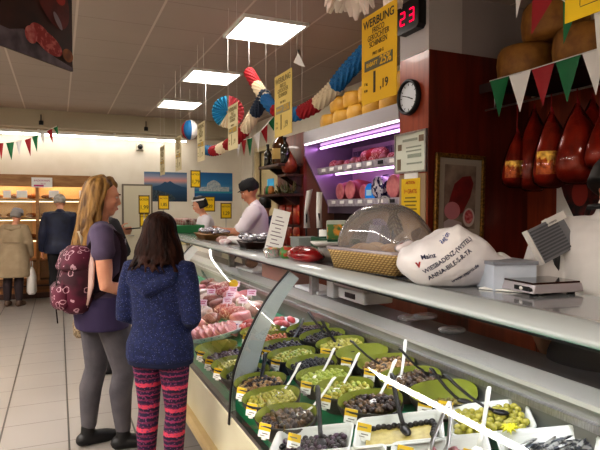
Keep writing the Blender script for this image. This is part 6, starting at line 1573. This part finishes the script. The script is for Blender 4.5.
garment(SM, 'trousers', mat('dark trousers', '', .85), .011, fn)
def fn(mb):
    for k in (1, -1): s1.shoe(mb, k, .006)
garment(SM, 'shoes', mat('black shoes', '', .5), .01, fn)
mb = MB(); mb.xf = s1.head; mb.lathe([(.094, .03), (.098, .05), (.098, .085), (.085, .12), (.03, .135)], (0, -.012, 0), 22); mb.ell((0, .085, .045), (.055, .035, .006), 14, 6); obj('cap', mb, mat('black cap', '17171a', .7), SM)
hair(SM, s1, mat('black hair', '16120f', .5), .05, .085, .09, 0, 0, 2, back=-.024, vox=.009)
s1.eyes(SM)
obj('apron_strap', MB().tube([s1.up(Vector((-.07, -.085, 1.42))) * 1.08, s1.up(Vector((-.08, .02, 1.45))) * 1.08, s1.up(Vector((-.09, .13, 1.33))) * 1.08], .008, 6), BLACK, SM)
# apron
obj('apron', MB().strip([s1.up(Vector((x, .15 + .02, 1.28))) * 1.08 for x in (-.12, 0, .12)], [s1.up(Vector((x, .19 + .04, .92))) * 1.08 for x in (-.2, 0, .2)]), mat('dark apron', '22222a', .8), SM)

# ---- dark blue assistant behind him
b1 = Fig(.99, hyaw=20)
BP_ = person('person in a dark blue jacket standing behind the man in white', 2.62, 7.05, 60, b1, SKIN2, .011)
def fn(mb):
    b1.torso(mb, .03, .80, 1.43)
    for k in (1, -1): b1.arm(mb, k, .024, 0, 1.88)
garment(BP_, 'jacket', mat('dark blue cloth', '18203f', .8), .012, fn)
def fn(mb):
    b1.torso(mb, .01, .8, .95)
    for k in (1, -1): b1.leg(mb, k, .016)
garment(BP_, 'trousers', mat('dark trousers', '', .85), .012, fn)
def fn(mb):
    for k in (1, -1): b1.shoe(mb, k, .006)
garment(BP_, 'shoes', mat('black shoes', '', .5), .011, fn)
hair(BP_, b1, mat('black hair', '', .5), .09, .088, .09, 0, 0, 2, vox=.01)

# ---- dark haired assistant far behind the counter
a1 = Fig(1.0, wide=1.2, lean=12, hpit=14, hyaw=-6, arms={1: [(.172, -.015, 1.375), (.24, .12, 1.10), (.12, .36, 1.12)], -1: [(-.172, -.015, 1.375), (-.24, .14, 1.10), (-.10, .40, 1.16)]})
AS = person('shop assistant with dark hair and white headband, far behind the counter', 2.02, 7.75, 172, a1, SKIN, .010)
def fn(mb):
    a1.torso(mb, .022, .80, 1.435)
    for k in (1, -1): a1.arm(mb, k, .022, 0, 1.8)
garment(AS, 'shirt', mat('white blouse cloth', 'd6d0d4', .8), .011, fn)
def fn(mb):
    a1.torso(mb, .01, .8, .95)
    for k in (1, -1): a1.leg(mb, k, .016)
garment(AS, 'trousers', mat('dark trousers', '', .85), .012, fn)
def fn(mb):
    for k in (1, -1): a1.shoe(mb, k, .006)
garment(AS, 'shoes', mat('black shoes', '', .5), .011, fn)
hair(AS, a1, mat('black hair', '', .5), .10, .10, .10, 0, 0, 2, back=-.03, vox=.01)
mb = MB(); mb.xf = a1.head; mb.rings([[Vector((.092 * math.cos(2 * PI * j / 24), -.02 + .102 * math.sin(2 * PI * j / 24), z + .02 * math.sin(2 * PI * j / 24))) for j in range(24)] for z in (.06, .085)], 0, False); obj('headband', mb, WHITE, AS)
a1.eyes(AS)

# ---- clerk at the right edge
k1 = Fig(1.03, armw=1.15, lean=15, hpit=24, hyaw=40, neck=.05, wide=1.24, arms={-1: [(-.172, -.015, 1.375), (-.27, -.07, 1.11), (-.24, .1, .92)], 1: [(.172, -.015, 1.375), (.26, .05, 1.10), (.2, .30, 1.1)]})
CK = person('clerk in white shirt seen from behind at right edge, standing beside the scale', 1.885, 1.362, 34, k1, SKIN2, .008)
def fn(mb):
    k1.torso(mb, .024, 1.03, 1.43)
    for k in (1, -1): k1.arm(mb, k, .028, 0, .72, 1.12)
    mb.limb([k1.up(Vector((0, -.03, 1.41))) * 1.06, k1.up(Vector((0, -.02, 1.455))) * 1.06], [.078, .068], 14)
garment(CK, 'shirt', mat('white cotton', 'c9c4c1', .85, col2='b9b4b1', scale=5, bump=.9, bscale=7), .01, fn)
obj('collar_strap', MB().tube([k1.up(Vector((-.10, .03, 1.435))) * 1.06, k1.up(Vector((-.085, -.06, 1.445))) * 1.06, k1.up(Vector((0, -.105, 1.44))) * 1.06, k1.up(Vector((.085, -.06, 1.445))) * 1.06, k1.up(Vector((.1, .03, 1.435))) * 1.06], .011, 8), BLACK, CK)
def fn(mb):
    k1.torso(mb, .016, .8, 1.06)
    for k in (1, -1): k1.leg(mb, k, .016)
garment(CK, 'trousers', mat('dark trousers', '', .85), .012, fn)
def fn(mb):
    for k in (1, -1): k1.shoe(mb, k, .006)
garment(CK, 'shoes', mat('black shoes', '', .5), .01, fn)
hair(CK, k1, mat('black hair', '', .5), .08, .088, .095, 0, 0, 2, vox=.009)

# ------------------------------------------------------------------ light balance
w = bpy.data.worlds.new('world'); SC.world = w; w.use_nodes = True
w.node_tree.nodes['Background'].inputs[0].default_value = (1, .95, .9, 1); w.node_tree.nodes['Background'].inputs[1].default_value = .02
SC.view_settings.view_transform = 'Standard'; SC.view_settings.look = 'Medium High Contrast'; SC.view_settings.exposure = 0.9
